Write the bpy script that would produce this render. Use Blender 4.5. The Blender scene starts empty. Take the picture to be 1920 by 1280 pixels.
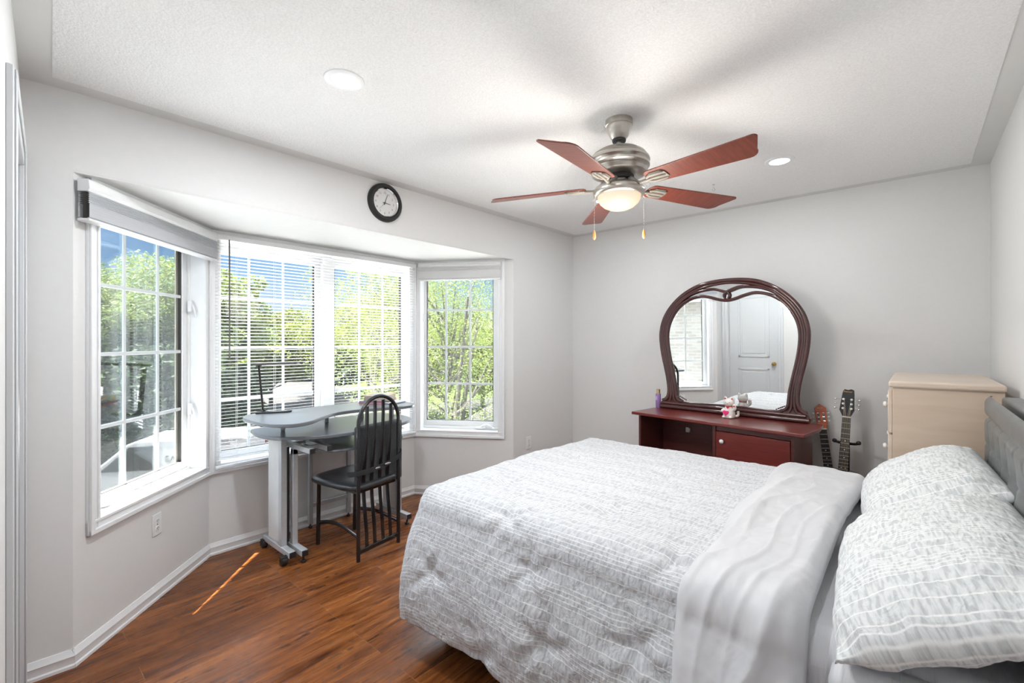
import bpy, bmesh, math, random
from mathutils import Vector, Matrix, Quaternion
import numpy as np
PI = math.pi
SC = bpy.context.scene
COL = SC.collection
random.seed(7)

# ------------------------------------------------------------------ camera, world, sun, exposure
CAM_H = 1.38
YAW = math.radians(41.2)
cam_d = bpy.data.cameras.new('camera')
cam_d.sensor_fit = 'HORIZONTAL'
cam_d.sensor_width = 36.0
cam_d.lens = 36.0 * 862.0 / 1920.0
cam_d.clip_start = 0.02
cam_d.clip_end = 500
cam = bpy.data.objects.new('camera', cam_d)
cam.location = (0, 0, CAM_H)
cam.rotation_euler = (PI / 2, 0, YAW)
COL.objects.link(cam)
SC.camera = cam

SC.view_settings.view_transform = 'Standard'
SC.view_settings.look = 'None'
SC.view_settings.exposure = 0.0
SC.view_settings.gamma = 1.0
SC.view_settings.use_curve_mapping = False

# sky: pale near the horizon, blue above; unseen overhead part brightened for extra light
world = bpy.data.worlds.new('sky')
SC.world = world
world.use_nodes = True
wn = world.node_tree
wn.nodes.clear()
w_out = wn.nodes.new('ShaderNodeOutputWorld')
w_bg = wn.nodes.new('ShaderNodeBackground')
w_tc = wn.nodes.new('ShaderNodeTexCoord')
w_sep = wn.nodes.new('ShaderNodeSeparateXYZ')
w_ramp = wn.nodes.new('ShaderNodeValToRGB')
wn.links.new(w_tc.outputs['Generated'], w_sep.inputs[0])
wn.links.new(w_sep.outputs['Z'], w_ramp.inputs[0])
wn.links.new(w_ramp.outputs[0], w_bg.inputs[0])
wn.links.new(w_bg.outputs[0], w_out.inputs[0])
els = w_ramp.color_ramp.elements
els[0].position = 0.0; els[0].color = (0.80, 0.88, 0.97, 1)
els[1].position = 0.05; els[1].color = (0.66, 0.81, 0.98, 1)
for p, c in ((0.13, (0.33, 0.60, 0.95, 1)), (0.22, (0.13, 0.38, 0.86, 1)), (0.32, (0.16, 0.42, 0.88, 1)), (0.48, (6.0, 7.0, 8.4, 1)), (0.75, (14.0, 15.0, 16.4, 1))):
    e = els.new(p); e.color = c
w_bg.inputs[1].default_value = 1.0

sun_d = bpy.data.lights.new('sun', 'SUN')
sun_d.energy = 116.0
sun_d.angle = math.radians(0.7)
sun_d.color = (1.0, 0.95, 0.86)
sun = bpy.data.objects.new('sun', sun_d)
SUN_DIR = Vector((-0.16, -0.40, 0.90)).normalized()      # towards the sun
sun.rotation_euler = SUN_DIR.to_track_quat('Z', 'Y').to_euler()
sun.location = (-10, -8, 20)
COL.objects.link(sun)

# ------------------------------------------------------------------ helpers
class NT:
    def __init__(self, name):
        self.m = bpy.data.materials.new(name)
        self.m.use_nodes = True
        self.t = self.m.node_tree
        self.b = self.t.nodes['Principled BSDF']
        self.out = self.t.nodes['Material Output']
    def n(self, typ, **kw):
        nd = self.t.nodes.new(typ)
        for k, v in kw.items():
            if k in nd.inputs: nd.inputs[k].default_value = v
            else: setattr(nd, k, v)
        return nd
    def l(self, a, b): self.t.links.new(a, b)
    def coord(self, kind='Object', scale=(1, 1, 1), rot=(0, 0, 0)):
        tc = self.n('ShaderNodeTexCoord'); mp = self.n('ShaderNodeMapping')
        mp.inputs['Scale'].default_value = scale
        mp.inputs['Rotation'].default_value = rot
        self.l(tc.outputs[kind], mp.inputs[0]); return mp.outputs[0]
    def noise(self, vec, scale, detail=3, rough=.5, dist=0):
        nd = self.n('ShaderNodeTexNoise'); nd.inputs['Scale'].default_value = scale
        nd.inputs['Detail'].default_value = detail; nd.inputs['Roughness'].default_value = rough
        nd.inputs['Distortion'].default_value = dist
        self.l(vec, nd.inputs['Vector']); return nd.outputs[0]
    def ramp(self, fac, stops, interp='LINEAR'):
        r = self.n('ShaderNodeValToRGB'); r.color_ramp.interpolation = interp
        es = r.color_ramp.elements
        es[0].position, es[0].color = stops[0][0], c4(stops[0][1])
        es[1].position, es[1].color = stops[-1][0], c4(stops[-1][1])
        for p, c in stops[1:-1]:
            e = es.new(p); e.color = c4(c)
        self.l(fac, r.inputs[0]); return r.outputs[0]
    def math(self, op, a, b=None, clamp=False):
        nd = self.n('ShaderNodeMath', operation=op); nd.use_clamp = clamp
        for i, v in enumerate((a, b)):
            if v is None: continue
            if isinstance(v, (int, float)): nd.inputs[i].default_value = v
            else: self.l(v, nd.inputs[i])
        return nd.outputs[0]
    def mix(self, fac, a, b, mode='MIX'):
        nd = self.n('ShaderNodeMix', data_type='RGBA', blend_type=mode)
        for sock, v in ((nd.inputs[0], fac), (nd.inputs[6], a), (nd.inputs[7], b)):
            if isinstance(v, (int, float)): sock.default_value = v
            elif isinstance(v, (tuple, list)): sock.default_value = c4(v)
            else: self.l(v, sock)
        return nd.outputs[2]
    def bump(self, h, strength=.3, dist=.01, prev=None):
        nd = self.n('ShaderNodeBump'); nd.inputs['Strength'].default_value = strength
        nd.inputs['Distance'].default_value = dist
        self.l(h, nd.inputs['Height'])
        if prev is not None: self.l(prev, nd.inputs['Normal'])
        return nd.outputs[0]
    def base(self, v): self.l(v, self.b.inputs['Base Color'])
    def normal(self, v): self.l(v, self.b.inputs['Normal'])

def c4(c): return (c[0], c[1], c[2], 1.0) if len(c) == 3 else tuple(c)
def srgb(r, g, b):
    f = lambda v: ((v / 255 + .055) / 1.055) ** 2.4 if v > 10.3 else v / 255 / 12.92
    return (f(r), f(g), f(b))

def mat(name, col, rough=.5, metal=0, spec=.5, emit=None, estr=0, nscale=0, namt=.04, bump=0, coat=0):
    k = NT(name)
    k.b.inputs['Roughness'].default_value = rough
    k.b.inputs['Metallic'].default_value = metal
    k.b.inputs['Specular IOR Level'].default_value = spec
    k.b.inputs['Coat Weight'].default_value = coat
    v = k.coord()
    n = k.noise(v, nscale or 14, 3)
    lo = tuple(max(0, c * (1 - namt)) for c in col); hi = tuple(min(1, c * (1 + namt)) for c in col)
    k.base(k.ramp(n, ((.3, lo), (.7, hi))))
    if bump: k.normal(k.bump(n, bump, .004))
    if emit:
        k.b.inputs['Emission Color'].default_value = c4(emit)
        k.b.inputs['Emission Strength'].default_value = estr
    return k.m

class MB:
    """collects shapes into one mesh"""
    def __init__(self): self.b = bmesh.new()
    def _x(self, vs, M):
        if M is not None:
            for v in vs: v.co = M @ v.co
    def box(self, c, s, M=None):
        r = bmesh.ops.create_cube(self.b, size=1)
        for v in r['verts']: v.co = Vector((v.co.x * s[0] + c[0], v.co.y * s[1] + c[1], v.co.z * s[2] + c[2]))
        self._x(r['verts'], M); return self
    def bb(self, x0, x1, y0, y1, z0, z1, M=None):
        return self.box(((x0 + x1) / 2, (y0 + y1) / 2, (z0 + z1) / 2), (x1 - x0, y1 - y0, z1 - z0), M)
    def prism(self, poly, z0, z1, M=None):
        """poly in xy, extruded in z; M maps afterwards"""
        n = len(poly)
        a = [self.b.verts.new((p[0], p[1], z0)) for p in poly]
        c = [self.b.verts.new((p[0], p[1], z1)) for p in poly]
        fs = [self.b.faces.new(list(reversed(a))), self.b.faces.new(c)]
        for i in range(n):
            j = (i + 1) % n
            self.b.faces.new((a[i], a[j], c[j], c[i]))
        self._x(a + c, M)
        return self
    def cyl(self, p0, p1, r0, r1=None, seg=16, M=None):
        r1 = r0 if r1 is None else r1
        return self.tube([p0, p1], [r0, r1], seg, M=M)
    def tube(self, pts, r, seg=12, closed=False, M=None, flat=None, up=None):
        pts = [Vector(p) for p in pts]; n = len(pts)
        rs = r if isinstance(r, (list, tuple)) else [r] * n
        rings = []; nrm = None
        for i in range(n):
            if closed: t = pts[(i + 1) % n] - pts[i - 1]
            else: t = pts[min(i + 1, n - 1)] - pts[max(i - 1, 0)]
            t.normalize()
            if up is not None:
                nrm = Vector(up) - t * t.dot(Vector(up)); nrm.normalize()
            elif nrm is None:
                a = Vector((0, 0, 1)) if abs(t.z) < .9 else Vector((1, 0, 0))
                nrm = (a - t * a.dot(t)).normalized()
            else:
                nrm = (nrm - t * nrm.dot(t)).normalized()
            bn = t.cross(nrm)
            fx, fy = flat if flat else (1, 1)
            ring = [self.b.verts.new(pts[i] + (nrm * math.cos(2 * PI * k / seg) * fx + bn * math.sin(2 * PI * k / seg) * fy) * rs[i]) for k in range(seg)]
            rings.append(ring)
        for i in range(n if closed else n - 1):
            A, B = rings[i], rings[(i + 1) % n]
            for k in range(seg):
                self.b.faces.new((A[k], A[(k + 1) % seg], B[(k + 1) % seg], B[k]))
        if not closed:
            self.b.faces.new(list(reversed(rings[0]))); self.b.faces.new(rings[-1])
        if M is not None:
            for R in rings: self._x(R, M)
        return self
    def lathe(self, prof, seg=32, c=(0, 0, 0), M=None):
        rings = []
        for (r, z) in prof:
            if r < 1e-6: rings.append([self.b.verts.new((c[0], c[1], c[2] + z))])
            else: rings.append([self.b.verts.new((c[0] + r * math.cos(2 * PI * k / seg), c[1] + r * math.sin(2 * PI * k / seg), c[2] + z)) for k in range(seg)])
        for A, B in zip(rings, rings[1:]):
            for k in range(seg):
                k2 = (k + 1) % seg
                if len(A) == 1 and len(B) == 1: continue
                if len(A) == 1: self.b.faces.new((A[0], B[k], B[k2]))
                elif len(B) == 1: self.b.faces.new((A[k], A[k2], B[0]))
                else: self.b.faces.new((A[k], A[k2], B[k2], B[k]))
        if len(rings[0]) > 1 and len(rings[-1]) > 1:
            A, B = rings[-1], rings[0]
            for k in range(seg):
                k2 = (k + 1) % seg; self.b.faces.new((A[k], A[k2], B[k2], B[k]))
        if M is not None:
            for R in rings: self._x(R, M)
        return self
    def ell(self, c, r, seg=20, M=None):
        q = bmesh.ops.create_uvsphere(self.b, u_segments=seg, v_segments=max(8, seg // 2), radius=1)
        for v in q['verts']: v.co = Vector((v.co.x * r[0] + c[0], v.co.y * r[1] + c[1], v.co.z * r[2] + c[2]))
        self._x(q['verts'], M); return self
    def grid(self, fn, nu, nv, closed_u=False):
        vs = [[self.b.verts.new(fn(i, j)) for j in range(nv)] for i in range(nu)]
        for i in range(nu if closed_u else nu - 1):
            for j in range(nv - 1):
                i2 = (i + 1) % nu
                self.b.faces.new((vs[i][j], vs[i2][j], vs[i2][j + 1], vs[i][j + 1]))
        return self
    def done(self, name, m, parent=None, loc=None, rotz=0, bevel=0, smooth=True, ang=40, seg=2, sub=0, recalc=True):
        if recalc: bmesh.ops.recalc_face_normals(self.b, faces=self.b.faces[:])
        me = bpy.data.meshes.new(name)
        self.b.to_mesh(me); self.b.free()
        return link(name, me, m, parent, loc, rotz, bevel, smooth, ang, seg, sub)

def link(name, me, m, parent=None, loc=None, rotz=0, bevel=0, smooth=True, ang=40, seg=2, sub=0):
    for mm in (m if isinstance(m, (list, tuple)) else [m]): me.materials.append(mm)
    if smooth:
        me.polygons.foreach_set('use_smooth', [True] * len(me.polygons))
        me.set_sharp_from_angle(angle=math.radians(ang))
    o = bpy.data.objects.new(name, me)
    COL.objects.link(o)
    if parent is not None: o.parent = parent
    if loc is not None: o.location = loc
    if rotz: o.rotation_euler = (0, 0, rotz)
    if bevel:
        bv = o.modifiers.new('bevel', 'BEVEL'); bv.width = bevel; bv.segments = seg
        bv.limit_method = 'ANGLE'; bv.angle_limit = math.radians(35); bv.harden_normals = False
    if sub:
        s = o.modifiers.new('subsurf', 'SUBSURF'); s.levels = sub; s.render_levels = sub
    return o

def thing(name, label, cat, loc=(0, 0, 0), rotz=0, group=None):
    o = bpy.data.objects.new(name, None); COL.objects.link(o)
    o.empty_display_size = .1
    o.location = loc; o.rotation_euler = (0, 0, rotz)
    return tag(o, label, cat, group)
def tag(o, label, cat, group=None, kind=None):
    o['label'] = label; o['category'] = cat
    if group: o['group'] = group
    if kind: o['kind'] = kind
    return o
def struct(o, label=None):
    o['kind'] = 'structure'
    if label: o['label'] = label
    return o
def sroot(name, loc=(0, 0, 0), rotz=0):
    o = bpy.data.objects.new(name, None); COL.objects.link(o); o.empty_display_size = .1
    o.location = loc; o.rotation_euler = (0, 0, rotz); o['kind'] = 'structure'; return o
def dup(root, loc, rotz=0, label=None, group=None):
    r = root.copy(); COL.objects.link(r); r.location = loc; r.rotation_euler = (0, 0, rotz)
    if label: r['label'] = label
    if group: r['group'] = group
    for ch in list(root.children):
        c = ch.copy(); COL.objects.link(c); c.parent = r
        for g in ch.children:
            d = g.copy(); COL.objects.link(d); d.parent = c
    return r
def text_mesh(s, size, extrude=.0006, align='CENTER'):
    cu = bpy.data.curves.new('lettering', 'FONT'); cu.body = s; cu.size = size
    cu.extrude = extrude; cu.align_x = align; cu.align_y = 'CENTER'; cu.resolution_u = 3
    o = bpy.data.objects.new('lettering', cu); COL.objects.link(o)
    dg = bpy.context.evaluated_depsgraph_get()
    me = bpy.data.meshes.new_from_object(o.evaluated_get(dg))
    bpy.data.objects.remove(o); bpy.data.curves.remove(cu)
    me.materials.clear()
    return me
def add_text(bm, s, size, M, extrude=.0006, align='CENTER'):
    me = text_mesh(s, size, extrude, align)
    me.transform(M)
    bm.from_mesh(me); bpy.data.meshes.remove(me)
def catmull(pts, n=8, closed=False):
    P = [Vector(p) for p in pts]; out = []; N = len(P)
    rng = range(N) if closed else range(N - 1)
    for i in rng:
        p1, p2 = P[i], P[(i + 1) % N]
        p0 = P[i - 1] if (closed or i > 0) else p1 * 2 - p2
        p3 = P[(i + 2) % N] if (closed or i + 2 < N) else p2 * 2 - p1
        for k in range(n):
            t = k / n
            out.append(.5 * ((2 * p1) + (p2 - p0) * t + (2 * p0 - 5 * p1 + 4 * p2 - p3) * t * t + (3 * p1 - p0 - 3 * p2 + p3) * t ** 3))
    if not closed: out.append(P[-1].copy())
    return out

# ------------------------------------------------------------------ materials
M_wall = mat('wall_paint', srgb(229, 229, 229), .6, nscale=40, namt=.008, spec=.25)
M_white = mat('white_trim_paint', srgb(240, 241, 243), .35, nscale=30, namt=.01)
M_vinyl = mat('white_vinyl', srgb(238, 239, 240), .3, nscale=30, namt=.01)
M_doorp = mat('door_paint', srgb(214, 216, 219), .4, nscale=30, namt=.01)
M_beige = mat('beige_window_edge', srgb(196, 184, 166), .5)
M_dark = mat('dark_gasket', srgb(58, 55, 54), .6)
M_grid = mat('muntin_grey_white', srgb(216, 220, 222), .35, nscale=20, namt=.02)
M_black = mat('gloss_black', (.012, .012, .014), .16, spec=.6, coat=.4)
M_blackm = mat('matt_black', (.02, .02, .021), .5)
M_leather = mat('black_leatherette', (.03, .031, .034), .33, nscale=120, namt=.2, bump=.15)
M_chfab = mat('charcoal_cushion_fabric', srgb(66, 68, 70), .8, nscale=260, namt=.35, bump=.3)
M_silver = mat('satin_aluminium', (.56, .57, .59), .32, metal=1, nscale=60)
M_silverp = mat('silver_paint', srgb(192, 195, 199), .4, metal=.3, nscale=60)
M_nickel = mat('brushed_nickel', (.50, .475, .44), .33, metal=1, nscale=80)
M_chrome = mat('chrome', (.8, .8, .8), .08, metal=1)
M_brass = mat('brass', (.75, .52, .2), .2, metal=1)
M_gold = mat('gold_cap', (.78, .58, .33), .3, metal=1)
M_desk = mat('graphite_desk_top', srgb(104, 109, 115), .3, nscale=400, namt=.06, coat=.10)
M_deske = mat('desk_edge', srgb(128, 133, 138), .4)
M_panel = mat('desk_panel_grey', srgb(216, 215, 213), .5)
M_silverleath = None

def wood_dark(name, c0, c1, rough, scale=(3, 40, 40), coat=.3):
    k = NT(name); v = k.coord('Object', scale)
    n = k.noise(v, 2.2, 6, .6, .6)
    k.base(k.ramp(n, ((.25, c0), (.75, c1))))
    k.b.inputs['Roughness'].default_value = rough; k.b.inputs['Coat Weight'].default_value = coat
    k.b.inputs['Coat Roughness'].default_value = .12
    return k.m
M_cherry = wood_dark('cherry_veneer', srgb(92, 30, 26), srgb(122, 44, 36), .3)
M_cherryd = wood_dark('dark_cherry_veneer', srgb(74, 32, 30), srgb(100, 48, 42), .35)
M_mahog = mat('mahogany_lacquer', srgb(72, 40, 40), .14, nscale=6, namt=.2, coat=.6)
M_blade = wood_dark('fan_blade_veneer', srgb(92, 44, 34), srgb(130, 68, 54), .4, (40, 3, 3), .1)
M_maple = wood_dark('pale_maple', srgb(206, 184, 163), srgb(218, 199, 180), .42, (1.2, 1.6, 9), .05)
M_maplet = wood_dark('pale_maple_edge', srgb(212, 193, 176), srgb(222, 206, 190), .38, (1.2, 1.6, 9), .05)

# mirror glass
k = NT('mirror_glass'); k.b.inputs['Metallic'].default_value = 1; k.b.inputs['Roughness'].default_value = .0
k.b.inputs['Base Color'].default_value = (.93, .95, .95, 1); M_mirror = k.m

def glass(name, haze, tint):
    k = NT(name); k.t.nodes.remove(k.b)
    tr = k.n('ShaderNodeBsdfTransparent'); tr.inputs[0].default_value = c4(tint)
    gl = k.n('ShaderNodeBsdfGlossy'); gl.inputs['Roughness'].default_value = .02
    df = k.n('ShaderNodeBsdfDiffuse'); df.inputs[0].default_value = (.5, .52, .52, 1)
    fr = k.n('ShaderNodeFresnel'); fr.inputs[0].default_value = 1.35
    frs = k.math('MULTIPLY', fr.outputs[0], .35)
    m1 = k.n('ShaderNodeMixShader'); m2 = k.n('ShaderNodeMixShader')
    v = k.coord(); n = k.noise(v, 6, 5, .7)
    hz = k.math('MULTIPLY', k.ramp(n, ((.3, (.85, .85, .85)), (.75, (1.1, 1.1, 1.1)))), haze)
    k.l(hz, m1.inputs[0]); k.l(tr.outputs[0], m1.inputs[1]); k.l(df.outputs[0], m1.inputs[2])
    k.l(frs, m2.inputs[0]); k.l(m1.outputs[0], m2.inputs[1]); k.l(gl.outputs[0], m2.inputs[2])
    k.l(m2.outputs[0], k.out.inputs[0])
    return k.m
M_glass_l = glass('veiled_window_glass', .05, (.92, .95, .96))  # grey diffuse veil mixed into the pane for its hazy reflections
M_glass_b = glass('clear_window_glass', .04, (.98, .99, .99))
M_glass_r = glass('hazy_window_glass', .11, (.95, .97, .96))

# stippled ceiling
k = NT('stippled_ceiling'); v = k.coord()
n1 = k.noise(v, 130, 3, .6); n2 = k.noise(v, 60, 2, .5)
h = k.math('ADD', k.math('MULTIPLY', n1, .7), k.math('MULTIPLY', n2, .4))
k.base(k.ramp(n1, ((.35, srgb(240, 240, 240)), (.65, srgb(250, 250, 250)))))
k.b.inputs['Roughness'].default_value = .85; k.b.inputs['Specular IOR Level'].default_value = .1
k.normal(k.bump(h, .55, .012)); M_stipple = k.m
M_ceil = mat('smooth_ceiling_paint', srgb(226, 226, 225), .6, nscale=20, namt=.01, spec=.2)

# plank floor, boards run along Y
k = NT('plank_floor')
tc = k.n('ShaderNodeTexCoord'); mp = k.n('ShaderNodeMapping')
mp.inputs['Rotation'].default_value = (0, 0, PI / 2); k.l(tc.outputs['Object'], mp.inputs[0])
br = k.n('ShaderNodeTexBrick'); k.l(mp.outputs[0], br.inputs['Vector'])
br.offset = .37; br.offset_frequency = 3; br.squash = 1
br.inputs['Color1'].default_value = (0, 0, 0, 1); br.inputs['Color2'].default_value = (1, 1, 1, 1)
br.inputs['Mortar'].default_value = (.5, .5, .5, 1)
br.inputs['Scale'].default_value = 1; br.inputs['Mortar Size'].default_value = .0012
br.inputs['Mortar Smooth'].default_value = .3; br.inputs['Brick Width'].default_value = 1.15; br.inputs['Row Height'].default_value = .118
off = k.n('ShaderNodeVectorMath', operation='SCALE'); k.l(br.outputs['Color'], off.inputs[0]); off.inputs['Scale'].default_value = 9.0
va = k.n('ShaderNodeVectorMath', operation='ADD'); k.l(mp.outputs[0], va.inputs[0]); k.l(off.outputs[0], va.inputs[1])
def st(sx, sy):
    q = k.n('ShaderNodeMapping'); q.inputs['Scale'].default_value = (sx, sy, 1); k.l(va.outputs[0], q.inputs[0]); return q.outputs[0]
g1 = k.noise(st(1.6, 16), 1.6, 6, .62, 1.0)
g2 = k.noise(st(3.2, 60), 1.2, 4, .6, .4)
g3 = k.noise(st(2.0, 9), 1.5, 3, .5, 1.6)
colr = k.ramp(g1, ((.25, srgb(60, 28, 12)), (.40, srgb(108, 60, 27)), (.54, srgb(144, 86, 42)), (.74, srgb(178, 118, 66))))
colr = k.mix(k.math('MULTIPLY', g2, .7), colr, k.mix(1, colr, (.55, .45, .38), 'MULTIPLY'))
tone = k.ramp(br.outputs['Color'], ((0, (.72, .66, .62)), (.5, (.92, .90, .88)), (1, (1.12, 1.12, 1.08))))
colr = k.mix(1, colr, tone, 'MULTIPLY')
streak = k.ramp(g3, ((.585, (0, 0, 0)), (.66, (1, 1, 1))))
hatch = k.ramp(k.noise(st(26, 16), 1.0, 2, .5, .3), ((.48, (0, 0, 0)), (.56, (1, 1, 1))))
sk = k.math('MULTIPLY', k.math('MULTIPLY', streak, hatch), .72)
colr = k.mix(sk, colr, srgb(38, 18, 10))
colr = k.mix(k.math('MULTIPLY', br.outputs['Fac'], .6), colr, srgb(150, 108, 72))
k.base(colr)
k.l(k.ramp(g2, ((.3, (.22, .22, .22)), (.7, (.36, .36, .36)))), k.b.inputs['Roughness'])
k.b.inputs['Specular IOR Level'].default_value = .32
b1 = k.bump(g1, .12, .004); b2 = k.bump(br.outputs['Fac'], .3, -.002, b1); k.normal(b2)
M_floor = k.m

# ------------------------------------------------------------------ room shell
WA = (-2.69, .241); WB = (-3.42, .942); WC = (-3.42, 2.557); WD = (-2.65, 3.045)
W0 = (-2.703, .087); FC = (-2.62, 3.934); FR = (.34, 3.934); NR = (.34, -.105)
CE = 2.44; SOF = 2.10; T = .13
def seg_frame(P, Q):
    d = Vector((Q[0] - P[0], Q[1] - P[1], 0)); L = d.length
    return math.atan2(d.y, d.x), L
def wall_boxes(mb, P, Q, rects, t=T, side=1):
    a, L = seg_frame(P, Q); M = Matrix.Translation((P[0], P[1], 0)) @ Matrix.Rotation(a, 4, 'Z')
    for (s0, s1, z0, z1) in rects:
        mb.bb(s0, s1, 0 if side > 0 else -t, t if side > 0 else 0, z0, z1, M)
    return L
floor = MB().prism([(-3.60, .6), (-3.50, 2.75), (-2.75, 3.2), (-2.75, 4.06), (.47, 4.06), (.47, -.24), (-2.83, -.04), (-2.83, .2)], -.2, 0).done('floor', M_floor, smooth=False)
struct(floor)
# ceiling: border of smooth paint with a stippled field
mb = MB(); mb.bb(-2.83, .47, -.24, 4.06, CE, CE + .12)
struct(mb.done('ceiling', M_ceil, smooth=False))
struct(MB().prism([(-2.595, .172), (-2.535, 3.852), (.253, 3.852), (.253, -.012)], CE - .003, CE + .001).done('ceiling_field', M_stipple, smooth=False))
# window wall with the bay opening
mb = MB()
WO = lambda p: (p[0] - T, p[1])
WL0 = (-2.715, -.06); WL1 = (-2.618, 4.0)
mb.prism([WL0, WA, WO(WA), WO(WL0)], 0, CE); mb.prism([WA, WD, WO(WD), WO(WA)], SOF + .012, CE); mb.prism([WD, WL1, WO(WL1), WO(WD)], 0, CE)
struct(mb.done('wall_left', M_wall, smooth=False))
mb = MB(); mb.bb(-2.80, .47, 3.934, 3.934 + T, 0, CE); struct(mb.done('wall_back', M_wall, smooth=False))
mb = MB(); mb.bb(.34, .34 + T, -.2, 3.95, 0, CE); struct(mb.done('wall_right', M_wall, smooth=False))
# bay: knee walls, reveals, soffit
LB = 1.012; BB_ = 1.615; RB = math.hypot(.77, .488)
mb = MB()
wall_boxes(mb, WA, WB, [(-.0, LB + .05, 0, .575), (-.0, .115, .575, SOF + .05), (.955, LB + .03, .575, SOF + .05), (.115, .955, 2.05, SOF + .05)])
wall_boxes(mb, WB, WC, [(-.05, BB_ + .05, 0, .575), (-.03, .02, .575, SOF + .05), (1.60, BB_ + .03, .575, SOF + .05), (.02, 1.60, 2.05, SOF + .05)])
wall_boxes(mb, WC, WD, [(-.05, RB, 0, .575), (-.03, .02, .575, SOF + .05), (.80, RB, .575, SOF + .05), (.02, .80, 2.05, SOF + .05)])
struct(mb.done('wall_bay', M_wall, smooth=False))
struct(MB().prism([WA, (-3.60, .90), (-3.60, 2.62), WD], SOF, SOF + .012).done('ceiling_bay', M_ceil, smooth=False))
# unseen eave over the bay, edge shaped to hold direct sun to slivers
struct(MB().prism([(-2.80, -.75), (-2.80, -.672), (-3.757, .285), (-4.05, .5), (-4.05, 2.95), (-2.75, 3.75)], SOF + .16, SOF + .26).done('sun_blocking_eave', M_white, smooth=False))

# near wall (behind and left of the camera) with a two panel door
na, NL = seg_frame(W0, NR)
RN = sroot('wall_front', (W0[0], W0[1], 0), na)
mb = MB()
D0, D1, DH = .115, .80, 2.06
mb.bb(-.15, D0, -T, 0, 0, CE); mb.bb(D1, NL + .15, -T, 0, 0, CE); mb.bb(D0, D1, -T, 0, DH, CE)
o = mb.done('wall_front_panel', M_wall, RN, smooth=False)
DR = sroot('door_1', (W0[0], W0[1], 0), na)
mb = MB()
for (x0, x1, z0, z1) in ((D0 - .085, D0, 0, DH + .075), (D1, D1 + .06, 0, DH + .075), (D0, D1, DH, DH + .075)):
    mb.bb(x0, x1, 0, .016, z0, z1)
    if x1 - x0 < .1: mb.bb(x0 + .045 * (x0 < D0), x0 + .045 * (x0 < D0) + .03, .016, .022, z0, z1)
    else: mb.bb(x0, x1, .016, .022, z0 + .045, z1)
mb.done('door_casing', M_doorp, DR, bevel=.003)
mb = MB()
mb.bb(D0 + .003, D1 - .003, -.075, -.040, .008, DH - .003)
mb.done('door_panel', M_doorp, DR, bevel=.002)
mb = MB()
for (z0, z1) in ((.22, .86), (1.02, 1.92)):
    x0, x1 = D0 + .13, D1 - .13
    for (a, b, c, d) in ((x0, x1, z0, z0 + .03), (x0, x1, z1 - .03, z1), (x0, x0 + .03, z0, z1), (x1 - .03, x1, z0, z1)):
        mb.bb(a, b, -.042, -.032, c, d)
    mb.bb(x0 + .055, x1 - .055, -.042, -.035, z0 + .055, z1 - .055)
mb.done('door_moulding', M_doorp, DR, bevel=.004)
mb = MB().lathe([(0, 0), (.028, 0), (.028, .004), (.012, .007), (.011, .018), (.022, .026), (.027, .036), (.022, .046), (.0, .05)], 20,
                M=Matrix.Translation((D1 - .07, -.04, .93)) @ Matrix.Rotation(-PI / 2, 4, 'X'))
mb.done('door_knob', M_brass, DR)

# baseboards
def baseboard(name, P, Q, side=-1, ext=(0, 0)):
    a, L = seg_frame(P, Q)
    prof = [(0, 0), (.016, 0), (.016, .012), (.012, .018), (.012, .045), (.014, .05), (.010, .058), (.006, .070), (.004, .076), (0, .076)]
    M = Matrix.Translation((P[0], P[1], 0)) @ Matrix.Rotation(a, 4, 'Z') @ Matrix(((0, 0, 1, 0), (side, 0, 0, 0), (0, 1, 0, 0), (0, 0, 0, 1)))
    mb = MB(); mb.prism(prof, -ext[0], L + ext[1], M)
    struct(mb.done(name, M_white, ang=25))
baseboard('baseboard_left', W0, WA, -1, (0, .006)); baseboard('baseboard_bay_left', WA, WB, -1, (.006, 0))
baseboard('baseboard_bay_back', WB, WC); baseboard('baseboard_bay_right', WC, WD, -1, (0, .012))
baseboard('baseboard_right_of_bay', WD, FC, -1, (.01, 0)); baseboard('baseboard_back', FC, FR, -1); baseboard('baseboard_right', FR, NR, -1)
a_, L_ = seg_frame(W0, NR)
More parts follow.
